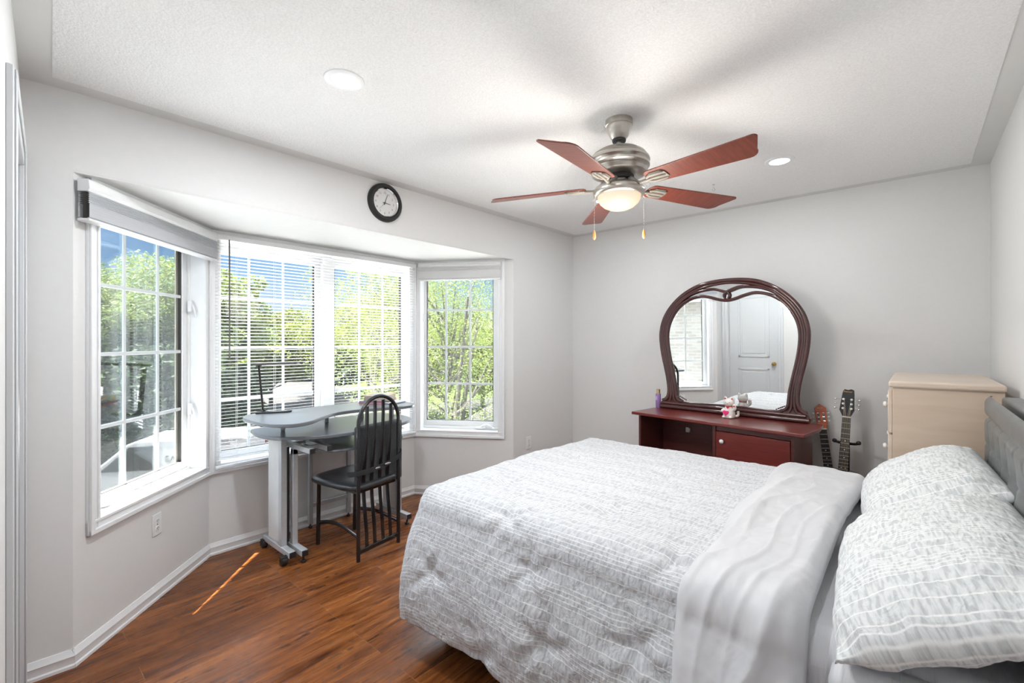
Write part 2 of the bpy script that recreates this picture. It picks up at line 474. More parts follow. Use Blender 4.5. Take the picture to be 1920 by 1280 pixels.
# ------------------------------------------------------------------ windows
def casing_profile(mb, poly_pts):
    pass
def window(name, P, Q, case, panes, glassmat, rows, cranks=(), locks=(), mull=()):
    """case = (s0,s1,left?,right?) outer casing; panes = list of (s0,s1,z0,z1, verticals)"""
    a, L = seg_frame(P, Q); R = sroot(name, (P[0], P[1], 0), a)
    s0, s1, lf, rt_ = case; zb, zt, w = .525, 2.10, .06
    mb = MB()
    def strip(x0, x1, z0, z1, vert, flip):
        # two step moulding
        e_ = 0 if vert else .0005
        mb.bb(x0, x1, -.014 - e_, 0, z0, z1)
        if vert:
            o = x0 if flip else x1 - .022
            mb.bb(o, o + .022, -.026, -.014, z0, z1)
            i = x1 - .014 if flip else x0
            mb.bb(i, i + .014, -.019, -.014, z0, z1)
        else:
            o = z0 if flip else z1 - .022
            mb.bb(x0, x1, -.0265, -.014, o, o + .022)
            i = z1 - .014 if flip else z0
            mb.bb(x0, x1, -.0195, -.014, i, i + .014)
    strip(s0, s1, zb, zb + w, False, True); strip(s0, s1, zt - w, zt, False, False)
    if lf: strip(s0, s0 + w, zb, zt, True, True)
    if rt_: strip(s1 - w, s1, zb, zt, True, False)
    mb.done('casing', M_white, R, bevel=.003)
    i0 = s0 + (w if lf else .0); i1 = s1 - (w if rt_ else .0); j0, j1 = zb + w, zt - w
    mb = MB()
    mb.bb(i0 - .012, i0, -.004, .10, j0, j1); mb.bb(i1, i1 + .012, -.004, .10, j0, j1)
    mb.bb(i0, i1, -.004, .10, j0 - .012, j0); mb.bb(i0, i1, -.004, .10, j1, j1 + .012)
    mb.done('jamb_liner', M_white, R, bevel=.002)
    # fixed vinyl frame
    mb = MB()
    e0 = panes[0][0] - .045; e1 = panes[-1][1] + .045
    lo = panes[0][2] - .045; hi = panes[0][3] + .045
    y0, y1 = .075, .135
    mb.bb(i0, max(e0, i0 + .004), y0, y1, j0, j1); mb.bb(min(e1, i1 - .004), i1, y0, y1, j0, j1)
    mb.bb(i0, i1, y0, y1, j0, lo); mb.bb(i0, i1, y0, y1, hi, j1)
    for k_ in range(len(panes) - 1):
        mb.bb(panes[k_][1] + .045, panes[k_ + 1][0] - .045, y0 - .03, y1, j0, j1)
    mb.done('window_frame', M_vinyl, R, bevel=.003)
    for (p0, p1, z0, z1, vs) in panes:
        f = MB(); t = .045
        q0 = max(p0 - t, i0 + .004); q1 = min(p1 + t, i1 - .004)
        f.bb(q0, p0, .09, .13, z0 - t, z1 + t); f.bb(p1, q1, .09, .13, z0 - t, z1 + t)
        f.bb(p0, p1, .09, .13, z0 - t, z0); f.bb(p0, p1, .09, .13, z1, z1 + t)
        sash = f.done('sash', M_vinyl, R, bevel=.003)
        g = MB(); e = .006
        g.bb(p0, p0 + e, .098, .122, z0, z1); g.bb(p1 - e, p1, .098, .122, z0, z1); g.bb(p0, p1, .098, .122, z0, z0 + .004)
        g.done('gasket', M_dark, sash)
        MB().bb(p0, p1, .108, .112, z0, z1).done('glass_pane', glassmat, sash, smooth=False)
        m_ = MB()
        for v_ in vs: m_.bb(v_ - .009, v_ + .009, .099, .1075, z0, z1)
        for z_ in rows: m_.bb(p0, p1, .0985, .1070, z_ - .009, z_ + .009)
        m_.done('muntin_grid', M_grid, sash, bevel=.002)
    for (cs, cz, d) in cranks:
        h = MB()
        h.ell((cs, .066, cz + .012), (.05, .018, .014), 16)
        h.tube(catmull([(cs + d * .01, .06, cz + .022), (cs + d * .05, .052, cz + .040), (cs + d * .085, .045, cz + .034), (cs + d * .12, .038, cz + .016)], 5), [.010] * 16, 8)
        h.ell((cs + d * .125, .036, cz + .013), (.015, .012, .011), 10)
        h.done('crank_handle', M_vinyl, R)
    for (ls, lz) in locks:
        h = MB()
        h.bb(ls - .009, ls + .009, .052, .075, lz - .035, lz + .035)
        h.tube([(ls, .052, lz + .01), (ls, .040, lz - .02), (ls, .030, lz - .065)], [.008, .007, .005], 8)
        h.done('sash_lock', M_vinyl, R, bevel=.003)
    return R
rows_ = (1.655, 1.318, .965)
W1 = window('window_1', WA, WB, (.063, 1.006, True, True), [(.18, .895, .64, 1.975, (.434, .688))], M_glass_l, rows_, cranks=[(.27, .59, 1)], locks=[(.925, 1.60), (.925, .96)])
W2 = window('window_2', WB, WC, (.004, 1.611, True, True), [(.075, .738, .64, 1.975, (.272, .505)), (.9, 1.54, .64, 1.975, (1.126, 1.353))], M_glass_b, (1.675, 1.338, .985))
W3 = window('window_3', WC, WD, (.006, .836, True, True), [(.085, .715, .655, 1.975, (.27, .497))], M_glass_r, (1.668, 1.331, .995), cranks=[(.60, .59, 1)], locks=[(.063, 1.60), (.063, .96)])
# beige sash edge and latch bar on the left window
MB().bb(.868, .889, .114, .120, .645, 1.97).done('sash_edge', M_beige, W1)

# cellular shades
def shade_mat(name, col, trans):
    k = NT(name); d = k.n('ShaderNodeBsdfTranslucent'); d.inputs[0].default_value = c4(col)
    k.b.inputs['Base Color'].default_value = c4(col); k.b.inputs['Roughness'].default_value = .8
    mx = k.n('ShaderNodeMixShader'); mx.inputs[0].default_value = trans
    k.l(k.b.outputs[0], mx.inputs[1]); k.l(d.outputs[0], mx.inputs[2]); k.l(mx.outputs[0], k.out.inputs[0])
    return k.m
M_shade = shade_mat('cellular_fabric', srgb(226, 228, 233), .35)
M_shadew = shade_mat('cellular_fabric_white', srgb(242, 241, 242), .35)
def cell_shade(label, P, Q, s0, s1, y0, y1, ztop, zmid, zbot, m, nopen, cellname):
    a, L = seg_frame(P, Q)
    base = Matrix.Translation((P[0], P[1], 0)) @ Matrix.Rotation(a, 4, 'Z') @ Vector(((s0 + s1) / 2, 0, zbot))
    R = thing('cellular_shade', label, 'blind', base, a, 'honeycomb shades in the bay')
    w = (s1 - s0) / 2; yc = (y0 + y1) / 2; hw = (y1 - y0) / 2; Z = lambda z: z - zbot
    # head rail with a rounded front
    prof = [(y1, Z(zmid)), (y0 + .004, Z(zmid)), (y0 - .004, Z(zmid) + .012), (y0, Z(ztop) - .006), (y0 + .006, Z(ztop)), (y1, Z(ztop))]
    Mx = Matrix(((0, 0, 1, 0), (1, 0, 0, 0), (0, 1, 0, 0), (0, 0, 0, 1)))
    MB().prism(prof, -w - .004, w + .004, Mx).done('head_rail', M_vinyl, R, bevel=.002)
    # pleated honeycomb
    zs = []
    z = Z(zmid); lo = .012
    n = nopen; tall = .008
    heights = [tall] * n
    rest = z - lo - tall * n
    m_small = max(1, int(rest / .010)); heights += [rest / m_small] * m_small
    front, back = [], []
    for i, h in enumerate(heights):
        dp = 1 if i < n else .975
        front += [(yc - hw * (.78 if i < n else .95), z), (yc - hw * dp, z - h / 2)]
        back += [(yc + hw * (.78 if i < n else .95), z), (yc + hw * dp, z - h / 2)]
        z -= h
    front.append((yc - hw * .5, lo)); back.append((yc + hw * .5, lo))
    mb = MB()
    for line in (front, back):
        A = [mb.b.verts.new((-w, p[0], p[1])) for p in line]; B = [mb.b.verts.new((w, p[0], p[1])) for p in line]
        for i in range(len(line) - 1): mb.b.faces.new((A[i], A[i + 1], B[i + 1], B[i]))
    mb.done('honeycomb_fabric', m, R, smooth=False)
    # dark inside of the cells, seen at the open ends
    mb = MB(); z = Z(zmid)
    for i in range(n):
        h = heights[i]
        for xx in (-w + .002, w - .002):
            vs = [mb.b.verts.new((xx, yc + hw * q, zz)) for q, zz in ((-.95, z - h / 2), (0, z - h + .0006), (.95, z - h / 2), (0, z - .0006))]
            mb.b.faces.new(vs)
        z -= h
    mb.bb(-w + .004, w - .004, yc - hw * .3, yc + hw * .3, lo, Z(zmid))
    mb.done('cell_core', M_dark if cellname else m, R, smooth=False)
    MB().bb(-w - .004, w + .004, y0 - .002, y1 + .002, 0, lo).done('bottom_rail', M_vinyl, R, bevel=.003)
    return R
cell_shade('grey honeycomb shade half lowered over the left bay window', WA, WB, .005, .996, -.062, -.016, 2.075, 2.022, 1.895, M_shade, 7, True)
cell_shade('short white honeycomb shade at the top of the right bay window', WC, WD, .056, .800, -.040, -.004, 2.090, 2.045, 1.925, M_shadew, 5, False)

# venetian blind across the back of the bay
M_slat = shade_mat('white_blind_slat', srgb(240, 240, 239), .2)
a_, L_ = seg_frame(WB, WC)
VB = thing('venetian_blind', 'wide white venetian blind with open slats over the middle bay window', 'blind', (WB[0], (WB[1] + WC[1]) / 2, .56), a_)
hl = .782
MB().bb(-hl, hl, -.062, -.030, 1.478, 1.510).done('head_rail', M_vinyl, VB, bevel=.003)
mb = MB(); z = .03
while z < 1.47:
    n = 5
    for (i) in range(n - 1):
        pass
    pr = [(-.0125 + .025 * q / 4, .0022 * (1 - ((q - 2) / 2) ** 2) - (.0018 * (q - 2) / 2)) for q in range(5)]
    A = [mb.b.verts.new((-hl, -.046 + p[0], z + p[1])) for p in pr]; B = [mb.b.verts.new((hl, -.046 + p[0], z + p[1])) for p in pr]
    for i in range(4): mb.b.faces.new((A[i], A[i + 1], B[i + 1], B[i]))
    z += .0222
mb.done('slats', M_slat, VB, ang=60)
MB().bb(-hl, hl, -.059, -.033, 0, .018).done('bottom_rail', M_vinyl, VB, bevel=.004)
mb = MB()
for s in (-.66, -.42, .0, .34, .66):
    for y in (-.0605, -.0315): mb.cyl((s, y, .01), (s, y, 1.49), .0009, seg=5)
mb.done('ladder_cord', M_vinyl, VB)
mb = MB().tube([(-.712, -.072, 1.48), (-.712, -.076, 1.30), (-.712, -.076, .70)], .0045, 8)
mb.done('tilt_wand', mat('smoky_wand', srgb(104, 98, 96), .25), VB)

# ------------------------------------------------------------------ outlets, ceiling hook
def outlet(label, P, Q, s, z, inner=-1):
    a, L = seg_frame(P, Q)
    b = Matrix.Translation((P[0], P[1], 0)) @ Matrix.Rotation(a, 4, 'Z') @ Vector((s, 0, z))
    R = thing('wall_outlet', label, 'outlet', b, a, 'white wall outlets')
    MB().bb(-.035, .035, -.006, 0, -.057, .057).done('cover_plate', M_vinyl, R, bevel=.003)
    for dz in (-.02, .02):
        MB().prism([(.015 * math.cos(t * PI / 12), .014 * max(-.85, min(.85, math.sin(t * PI / 12)))) for t in range(24)], 0, .0025,
                   Matrix.Translation((0, -.006, dz)) @ Matrix.Rotation(PI / 2, 4, 'X')).done('socket', M_white, R)
    mb = MB()
    for dz in (-.02, .02):
        mb.bb(-.0065, -.0045, -.0093, -.008, dz - .003, dz + .006); mb.bb(.0045, .0065, -.0093, -.008, dz - .003, dz + .006)
        mb.cyl((0, -.0093, dz - .008), (0, -.008, dz - .008), .0022, seg=8)
    mb.cyl((0, -.0075, 0), (0, -.006, 0), .003, seg=8)
    mb.done('socket_slots', M_dark, R)
outlet('white double outlet on the wall under the left bay window', WA, WB, .517, .399)
outlet('white double outlet between the right bay window and the bed', WD, FC, .20, .46)
mb = MB(); mb.lathe([(0, 0), (.008, 0), (.008, -.003), (.003, -.005), (0, -.005)], 12)
mb.tube(catmull([(0, 0, -.003), (0, 0, -.018), (.004, 0, -.026), (.010, 0, -.034), (.004, 0, -.043), (-.006, 0, -.040), (-.009, 0, -.032)], 4), .0016, 6)
tag(mb.done('ceiling_hook', M_silver, loc=(-1.018, 3.225, CE - .003), rotz=.8), 'small metal cup hook screwed into the ceiling near the far wall', 'hook')

# ------------------------------------------------------------------ recessed lights
M_led = mat('led_lens', (1, 1, 1), .4, emit=(1, .985, .96), estr=9)
LIGHT_W = 9.0
def downlight(x, y, label, watts=LIGHT_W):
    R = thing('recessed_light', label, 'ceiling light', (x, y, CE - .003), 0, 'recessed ceiling lights')
    MB().lathe([(.052, -.001), (.052, -.006), (.058, -.008), (.076, -.003), (.078, 0), (.052, 0)], 36).done('trim_ring', M_white, R)
    MB().lathe([(0, -.003), (.053, -.003), (.053, -.001), (0, -.001)], 36).done('lens', M_led, R)
    ld = bpy.data.lights.new('led', 'AREA'); ld.shape = 'DISK'; ld.size = .10; ld.energy = watts; ld.color = (.93, .97, 1.0); ld.spread = PI
    lo = bpy.data.objects.new('led_light', ld); COL.objects.link(lo); lo.parent = R; lo.location = (0, 0, -.010)
downlight(-1.734, .952, 'round recessed light in the ceiling in front of the bay window', 18)
downlight(-.595, 3.055, 'round recessed light in the ceiling to the right of the fan, near the far wall', 4.6)
downlight(-.60, .95, 'round recessed light in the ceiling above the bed pillows', 4.5)
downlight(-1.76, 3.05, 'round recessed light in the ceiling behind the fan, by the corner', 5)

# ------------------------------------------------------------------ wall clock
CK = thing('wall_clock', 'round white wall clock with black rim above the bay window', 'clock', (-2.6705, 1.752, 2.305), PI / 2)
# local: X right along the wall (+Y world), -Y into the room
RX = Matrix.Rotation(PI / 2, 4, 'X')
MB().lathe([(.093, .004), (.096, .022), (.102, .032), (.115, .034), (.124, .026), (.127, .012), (.127, 0), (.093, 0)], 56, M=RX).done('rim', M_blackm, CK)
MB().lathe([(.0, .006), (.094, .006), (.094, .003), (0, .003)], 48, M=RX).done('dial', mat('dial_white', srgb(226, 226, 226), .5), CK)
MB().lathe([(.0895, .006), (.0895, .020), (.0945, .024), (.0955, .006)], 48, M=RX).done('inner_bezel', M_chrome, CK)
M_num = mat('numeral_grey', srgb(150, 150, 152), .6)
for h in range(1, 13):
    t = h * PI / 6
    mb = MB(); add_text(mb.b, str(h), .0195, Matrix.Translation((.068 * math.sin(t), -.0065, .068 * math.cos(t))) @ RX)
    mb.done('numeral', M_num, CK, smooth=False, recalc=False)
def hand(name, ang, ln, w, back, y, m):
    M = Matrix.Rotation(math.radians(ang), 4, 'Y')
    mb = MB(); mb.prism([(-w, -back), (w, -back), (w * .5, ln), (-w * .5, ln)], y, y + .0008, M @ RX @ Matrix.Identity(4))
    return mb.done(name, m, CK, smooth=False)
M_hand = mat('hand_grey', srgb(96, 96, 100), .4)
hand('minute_hand', 20, .066, .0024, .014, .009, M_hand); hand('hour_hand', 93, .044, .003, .014, .0078, M_hand); hand('second_hand', 224, .062, .0009, .012, .0102, M_hand)
MB().lathe([(0, .0125), (.005, .0125), (.005, .006), (0, .006)], 16, M=RX).done('hub', M_hand, CK)
# ------------------------------------------------------------------ ceiling fan
FX, FY = -1.065, 1.995
FAN = thing('ceiling_fan', 'five blade ceiling fan with nickel motor and glowing bowl light', 'ceiling fan', (FX, FY, CE - .003))
MB().lathe([(0, 0), (.064, 0), (.065, -.020), (.064, -.026), (.061, -.028), (.061, -.042), (.054, -.054), (.052, -.058), (.047, -.072), (.038, -.084), (.032, -.090), (0, -.090)], 40).done('canopy', M_nickel, FAN)
MB().lathe([(0, -.095), (.033, -.095), (.031, -.102), (.014, -.104), (0, -.104)], 24).done('canopy_collar', M_blackm, FAN)
MB().cyl((0, 0, -.10), (0, 0, -.16), .0125, seg=20).done('downrod', M_nickel, FAN)
MB().lathe([(0, -.126), (.02, -.126), (.03, -.130), (.07, -.138), (.100, -.150), (.124, -.166), (.132, -.178), (.130, -.182), (.140, -.188), (.144, -.200), (.138, -.206),
            (.136, -.210), (.142, -.216), (.142, -.226), (.134, -.232), (.130, -.236), (.134, -.244), (.128, -.258), (.112, -.266), (.08, -.270), (0, -.270)], 48).done('motor_housing', M_nickel, FAN)
MB().lathe([(0, -.27), (.07, -.27), (.066, -.286), (.05, -.29), (0, -.29)], 24).done('blade_hub', M_blackm, FAN)
MB().lathe([(0, -.285), (.052, -.285), (.054, -.290), (.054, -.318), (.046, -.322), (0, -.322)], 32).done('switch_housing', M_nickel, FAN)
MB().lathe([(0, -.305), (.05, -.305), (.09, -.311), (.112, -.322), (.122, -.338), (.120, -.353), (.112, -.362), (.104, -.364), (.100, -.358), (.0, -.340)], 48).done('light_fitter', M_nickel, FAN)
k = NT('glowing_bowl'); k.b.inputs['Base Color'].default_value = (.12, .10, .08, 1)
lw = k.n('ShaderNodeLayerWeight'); lw.inputs[0].default_value = .35
em = k.ramp(lw.outputs['Facing'], ((0, (1.0, .86, .66)), (.5, (1.0, .78, .54)), (1, (.94, .52, .22))))
k.l(em, k.b.inputs['Emission Color']); k.b.inputs['Emission Strength'].default_value = .84
M_bowl = k.m
MB().lathe([(.102, -.356), (.103, -.364), (.100, -.378), (.090, -.395), (.072, -.411), (.048, -.422), (.022, -.4275), (0, -.428)], 48).done('glass_bowl', M_bowl, FAN)
bl = bpy.data.lights.new('fan_bulb', 'POINT'); bl.energy = 20; bl.color = (1, .93, .84); bl.shadow_soft_size = .18
blo = bpy.data.objects.new('fan_bulb', bl); COL.objects.link(blo); blo.parent = FAN; blo.location = (0, 0, -.66)
for (dx, dy, ln, nm) in ((-.088, -.076, .165, 0), (.088, .076, .16, 1)):
    mb = MB(); mb.cyl((dx * 1.02, dy * 1.02, -.36), (dx * 1.02, dy * 1.02, -.36 - ln), .0012, seg=5)
    for q in range(12): mb.ell((dx * 1.02, dy * 1.02, -.372 - ln * q / 12), (.0016, .0016, .0016), 6)
    ch = mb.done('pull_chain', M_chrome, FAN)
    MB().lathe([(0, 0), (.003, -.001), (.006, -.010), (.0078, -.026), (.0070, -.038), (.003, -.044), (0, -.045)], 14, c=(dx * 1.02, dy * 1.02, -.36 - ln)).done('pull_knob', mat('pull_wood', srgb(214, 150, 82), .4), ch)
M_brk = mat('bracket_nickel', srgb(138, 132, 124), .55, spec=.3)
BLADE_ANG = (61, 133, 205, 277, 349)
def blade_parts(ang):
    A = math.radians(ang)
    Rz = Matrix.Rotation(A, 4, 'Z')
    tilt = Matrix.Rotation(math.radians(-12), 4, 'X')
    Mb = Rz @ Matrix.Translation((0, 0, -.316)) @ Matrix.Rotation(math.radians(1.5), 4, 'Y') @ tilt
    pts = []
    r0, r1, w0, w1 = .185, .665, .052, .070
    for t in range(9): a = PI / 2 + PI * t / 8; pts.append((r0 + .028 * math.cos(a) * 1.0, w0 * math.sin(a)))
    for t in range(5): a = -PI / 2 + PI / 2 * t / 4; pts.append((r1 - .016 + .016 * math.cos(a), -w1 + .016 + .016 * math.sin(a)))
    for t in range(6): a = PI / 2 * t / 5; pts.append((r1 - .050 + .045 * math.cos(a) - .030, w1 - .045 + .045 * math.sin(a)))
    b = MB().prism(pts, 0, .006).done('blade', M_blade, FAN, bevel=.002)
    b.matrix_local = Mb
    # bracket
    mb = MB()
    mb.tube(catmull([(.055, 0, .032), (.085, 0, .014), (.115, 0, -.008), (.15, 0, -.008), (.19, 0, -.005)], 5), [.010] * 5 + [.008] * 16, 8, M=Mb)
    for y in (-.026, 0, .026):
        mb.tube([(.165, y * .5, -.006), (.19, y, -.005), (.245, y, -.005), (.255, y * .9, -.004)], [.006, .008, .008, .004], 8, M=Mb)
    mb.prism([(.17, -.014), (.19, -.036), (.245, -.036), (.262, -.02), (.262, .02), (.245, .036), (.19, .036), (.17, .014)], -.005, -.0005, Mb)
    mb.done('blade_bracket', M_brk, FAN, bevel=.001)
for a in BLADE_ANG: blade_parts(a)

# ------------------------------------------------------------------ bed
BX0, BX1, BY0, BY1 = -1.78, .22, 1.32, 2.80
BED = thing('bed', 'queen bed with grey tufted headboard against the right wall', 'bed', ((BX0 + BX1) / 2, (BY0 + BY1) / 2, 0))
bx, by = BED.location.x, BED.location.y
mb = MB(); mb.bb(BX0 + .03 - bx, BX1 - bx, BY0 + .02 - by, BY1 - .02 - by, .10, .30)
mb.done('bed_base', M_blackm, BED, bevel=.01)
for sx in (-1, 1):
    for sy in (-1, 1):
        MB().lathe([(0, 0), (.024, 0), (.03, .1), (0, .1)], 14, c=(sx * .86, sy * .62, 0)).done('leg', M_blackm, BED)
M_sheet = mat('pale_grey_sheet', srgb(222, 223, 228), .62, nscale=8, namt=.01, spec=.3)
# mattress in its fitted sheet
k = NT('fitted_sheet'); v = k.coord('Object', (30, 3, 6)); n = k.noise(v, 1.2, 3, .5, .6)
k.b.inputs['Base Color'].default_value = c4(srgb(220, 221, 226)); k.b.inputs['Roughness'].default_value = .7; k.normal(k.bump(n, .5, .02)); M_fit = k.m
MB().bb(BX0 - bx, BX1 - bx, BY0 - by, BY1 - by, .30, .665).done('mattress', M_fit, BED, bevel=.07, seg=5)
MB().bb(-.15 - bx, BX1 - .01 - bx, 1.232 - by, 1.36 - by, .30, .655).done('sheet_overhang', M_fit, BED, bevel=.05, seg=4)
# headboard
k = NT('silver_leatherette'); v = k.coord(); n = k.noise(v, 160, 2); n2 = k.noise(v, 9, 3)
k.base(k.ramp(n2, ((.3, srgb(112, 115, 116)), (.7, srgb(130, 132, 132))))); k.b.inputs['Roughness'].default_value = .36
k.b.inputs['Metallic'].default_value = .15; k.normal(k.bump(n, .15, .003)); M_sil = k.m
HX = .222
def hb(i, j, ny=150, nz=70):
    y = 1.25 + (2.80 - 1.25) * i / (ny - 1); z = .30 + .85 * j / (nz - 1)
    e = 0
    ed = min(1, (y - 1.25) / .03, (2.80 - y) / .03)
    zt = min(1, (1.15 - z) / .025)
    rnd = .012 * (1 - ed) ** 2 + .016 * (1 - max(0, zt)) ** 2
    seam = math.exp(-((z - 1.065) / .009) ** 2) * .016
    if z < 1.06:
        ph = (y - 2.52) / .16
        d = abs(ph - round(ph)) * .16
        zz = abs(z - .956)
        dim = .022 * math.exp(-(d * d + zz * zz) / .0016)
        fold = .008 * math.exp(-(d / .010) ** 2) * (1 if z > .70 else .5)
        e = dim + fold
        e += .006 * math.exp(-((z - .956) / .006) ** 2) * min(1, d / .03)
    return Vector((HX + rnd + seam + e - bx, y - by, z))
mb = MB().grid(hb, 150, 70)
hbk = mb.done('headboard_front', M_sil, BED, recalc=True, ang=80)
MB().bb(HX + .052 - bx, .337 - bx, 1.25 - by, 2.80 - by, .0, 1.148).done('headboard', M_sil, BED, bevel=.012, seg=3)
for q in range(-7, 2):
    yb = 2.52 + .16 * q
    if 1.3 < yb < 2.78:
        mb = MB(); mb.lathe([(0, .010), (.005, .009), (.010, .004), (.011, 0), (0, 0)], 8, M=Matrix.Translation((HX + .026 - bx, yb - by, .956)) @ Matrix.Rotation(-PI / 2, 4, 'Y'))
        mb.done('crystal_button', M_chrome, BED, ang=10)

# ---- comforter: striped seersucker cloth draped over the bed
def stripe_fabric(name, axis, g0, base, line, per=.16):
    k = NT(name)
    uv = k.n('ShaderNodeUVMap'); uv.uv_map = 'cloth'
    mp = k.n('ShaderNodeMapping'); k.l(uv.outputs[0], mp.inputs[0])
    wob = k.n('ShaderNodeTexNoise'); wob.inputs['Scale'].default_value = 6; wob.inputs['Detail'].default_value = 2
    k.l(mp.outputs[0], wob.inputs['Vector'])
    sep = k.n('ShaderNodeSeparateXYZ'); k.l(mp.outputs[0], sep.inputs[0])
    along, across = (sep.outputs['X'], sep.outputs['Y'])
    acr = k.math('ADD', across, k.math('MULTIPLY', k.math('SUBTRACT', wob.outputs[0], .5), .005))
    fr = k.math('FRACT', k.math('DIVIDE', acr, per))
    stops = []
    lines = [(.030, .048), (.115, .133), (.20, .218), (.285, .303), (.37, .388), (.58, .598), (.80, .818)]
    last = 0.0; stops = [(0.0, (0, 0, 0))]
    for a, b in lines:
        stops += [(a, (0, 0, 0)), (a + .012, (1, 1, 1)), (b - .0, (1, 1, 1)), (b + .012, (0, 0, 0))]
    stops.append((1.0, (0, 0, 0)))
    ln = k.ramp(fr, stops)
    # puckers: short ticks across each band
    cb = k.n('ShaderNodeCombineXYZ')
    k.l(k.math('MULTIPLY', along, 105), cb.inputs[0]); k.l(k.math('MULTIPLY', acr, 30), cb.inputs[1])
    pk = k.noise(cb.outputs[0], 1.0, 1, .5, .1)
    big = k.noise(mp.outputs[0], 22, 3, .6, .8)
    pkc = k.ramp(pk, ((.40, (0, 0, 0)), (.54, (1, 1, 1))))
    colr = k.mix(pkc, g0, base)
    colr = k.mix(ln, colr, line)
    k.base(colr); k.b.inputs['Roughness'].default_value = .85; k.b.inputs['Specular IOR Level'].default_value = .15
    k.b.inputs['Sheen Weight'].default_value = .15
    h = k.math('ADD', k.math('MULTIPLY', pk, .8), k.math('MULTIPLY', ln, .06))
    b1 = k.bump(h, .8, .008); k.normal(k.bump(big, .4, .02, b1))
    return k.m
M_comf = stripe_fabric('striped_seersucker', 'Y', srgb(186, 189, 194), srgb(206, 208, 212), srgb(234, 235, 236))
M_pillow = stripe_fabric('striped_pillowcase', 'Y', srgb(203, 207, 209), srgb(229, 232, 233), srgb(250, 251, 251), .155)
k = NT('satin_reverse'); v = k.coord('Object', (5, 2, 4)); n = k.noise(v, 1.3, 3, .5, .8)
k.base(k.ramp(n, ((.3, srgb(206, 207, 212)), (.7, srgb(216, 217, 221))))); k.b.inputs['Roughness'].default_value = .5; k.b.inputs['Sheen Weight'].default_value = .3
k.normal(k.bump(n, .25, .03)); M_satin = k.m

from mathutils import noise as mnoise
def nz(x, y, z=0): return mnoise.noise(Vector((x, y, z)))
TOPZ = .715
R_ = .10                      # rounding radius at the mattress edge
CX0, CY0, CY1 = BX0 + .015 + R_, BY0 + R_ - .02, BY1 - R_ + .04
TUFTS = [(-1.55, 1.02), (-.95, .98), (-.62, 1.10), (-1.25, .80), (-1.45, 1.62), (-.90, 1.62), (-1.45, 2.2), (-.9, 2.2), (-1.2, 1.35), (-.55, 1.40), (-.72, .84), (-1.05, 1.18)]
def comforter_pos(u, w, top=TOPZ, lift=0):
    """cloth coords: u along X, w along Y, in metres"""
    du = max(0, CX0 - u); dw = (CY0 - w) if w < CY0 else ((w - CY1) if w > CY1 else 0)
    sgn = -1 if w < CY0 else 1
    d = math.hypot(du, dw)
    puff = .008 * nz(u * 3.1, w * 3.1, 1.7) + .006 * nz(u * 7, w * 7, 4)
    wr = .003 * nz(u * 22 + 3 * nz(u * 4, w * 4), w * 16, 9) + .0025 * nz(u * 40, w * 34, 2)
    tuft = 0
    for (a, b) in TUFTS:
        r2 = (u - a) ** 2 + (w - b) ** 2
        if r2 < .09:
            r = math.sqrt(r2); tuft -= .022 * math.exp(-r2 / .0014) + .007 * math.exp(-r2 / .010)
            th = math.atan2(w - b, u - a)
            tuft += .006 * math.sin(th * 5 + a * 9) * math.exp(-((r - .07) / .05) ** 2)
    out = puff + wr + tuft + lift
    if d < 1e-6:
        p = Vector((u, w, top)); n = Vector((0, 0, 1))
        dome = .018 * math.sin(PI * min(1, max(0, (w - CY0) / (CY1 - CY0)))) 
        return p + n * (out + dome)
    ex = Vector((-du / d, sgn * dw / d, 0))
    base = Vector((max(u, CX0), min(max(w, CY0), CY1), top - R_))
    arc = R_ * PI / 2
    if d < arc:
        t = d / R_
        n = ex * math.sin(t) + Vector((0, 0, 1)) * math.cos(t)
        p = base + n * R_
    else:
        drop = d - arc
        n = ex
        flare = (.16 * drop if dw >= du and sgn < 0 else .06 * drop)
        ripple = 0
        coord = u if dw > du else w
        amt = min(1, drop / .35)
        ripple = amt * (.014 * math.sin(coord * 11 + 1.2 + 2 * nz(coord * 2, 3)) + .006 * nz(coord * 6, drop * 2.5, 5))
        bulge = .035 * math.sin(min(1, drop / .5) * PI)
        p = base + ex * (R_ + flare + ripple + bulge) - Vector((0, 0, drop))
    return p + n * out
def cloth(name, label, u0, u1, w0, w1, nu, nw, m, posfn, thick, parent=None, hem=None):
    bm = bmesh.new(); uvl = bm.loops.layers.uv.new('cloth')
    vs = []
    for i in range(nu):
        row = []
        for j in range(nw):
            u = u0 + (u1 - u0) * i / (nu - 1); w = w0 + (w1 - w0) * j / (nw - 1)
            cut = False
            if hem: u2, w2 = hem(u, w, i / (nu - 1), j / (nw - 1)); cut = (u2, w2) != (u, w); u, w = u2, w2
            row.append((bm.verts.new(posfn(u, w)), u, w, cut))
        vs.append(row)
    for i in range(nu - 1):
        for j in range(nw - 1):
            q = (vs[i][j], vs[i + 1][j], vs[i + 1][j + 1], vs[i][j + 1])
            if all(x[3] for x in q): continue
            f = bm.faces.new([x[0] for x in q])
            for lp, x in zip(f.loops, q): lp[uvl].uv = (x[1], x[2])
    for v_ in [v_ for v_ in bm.verts if not v_.link_faces]: bm.verts.remove(v_)
    bm.normal_update()
    me = bpy.data.meshes.new(name); bm.to_mesh(me); bm.free()
    o = link(name, me, m, parent, ang=180)
    so = o.modifiers.new('thickness', 'SOLIDIFY'); so.thickness = thick; so.offset = -1
    return o
W_NEAR = CY0 - (R_ * PI / 2) - .46
W_FAR = CY1 + (R_ * PI / 2) + .30
U_FOOT = CX0 - (R_ * PI / 2) - .44
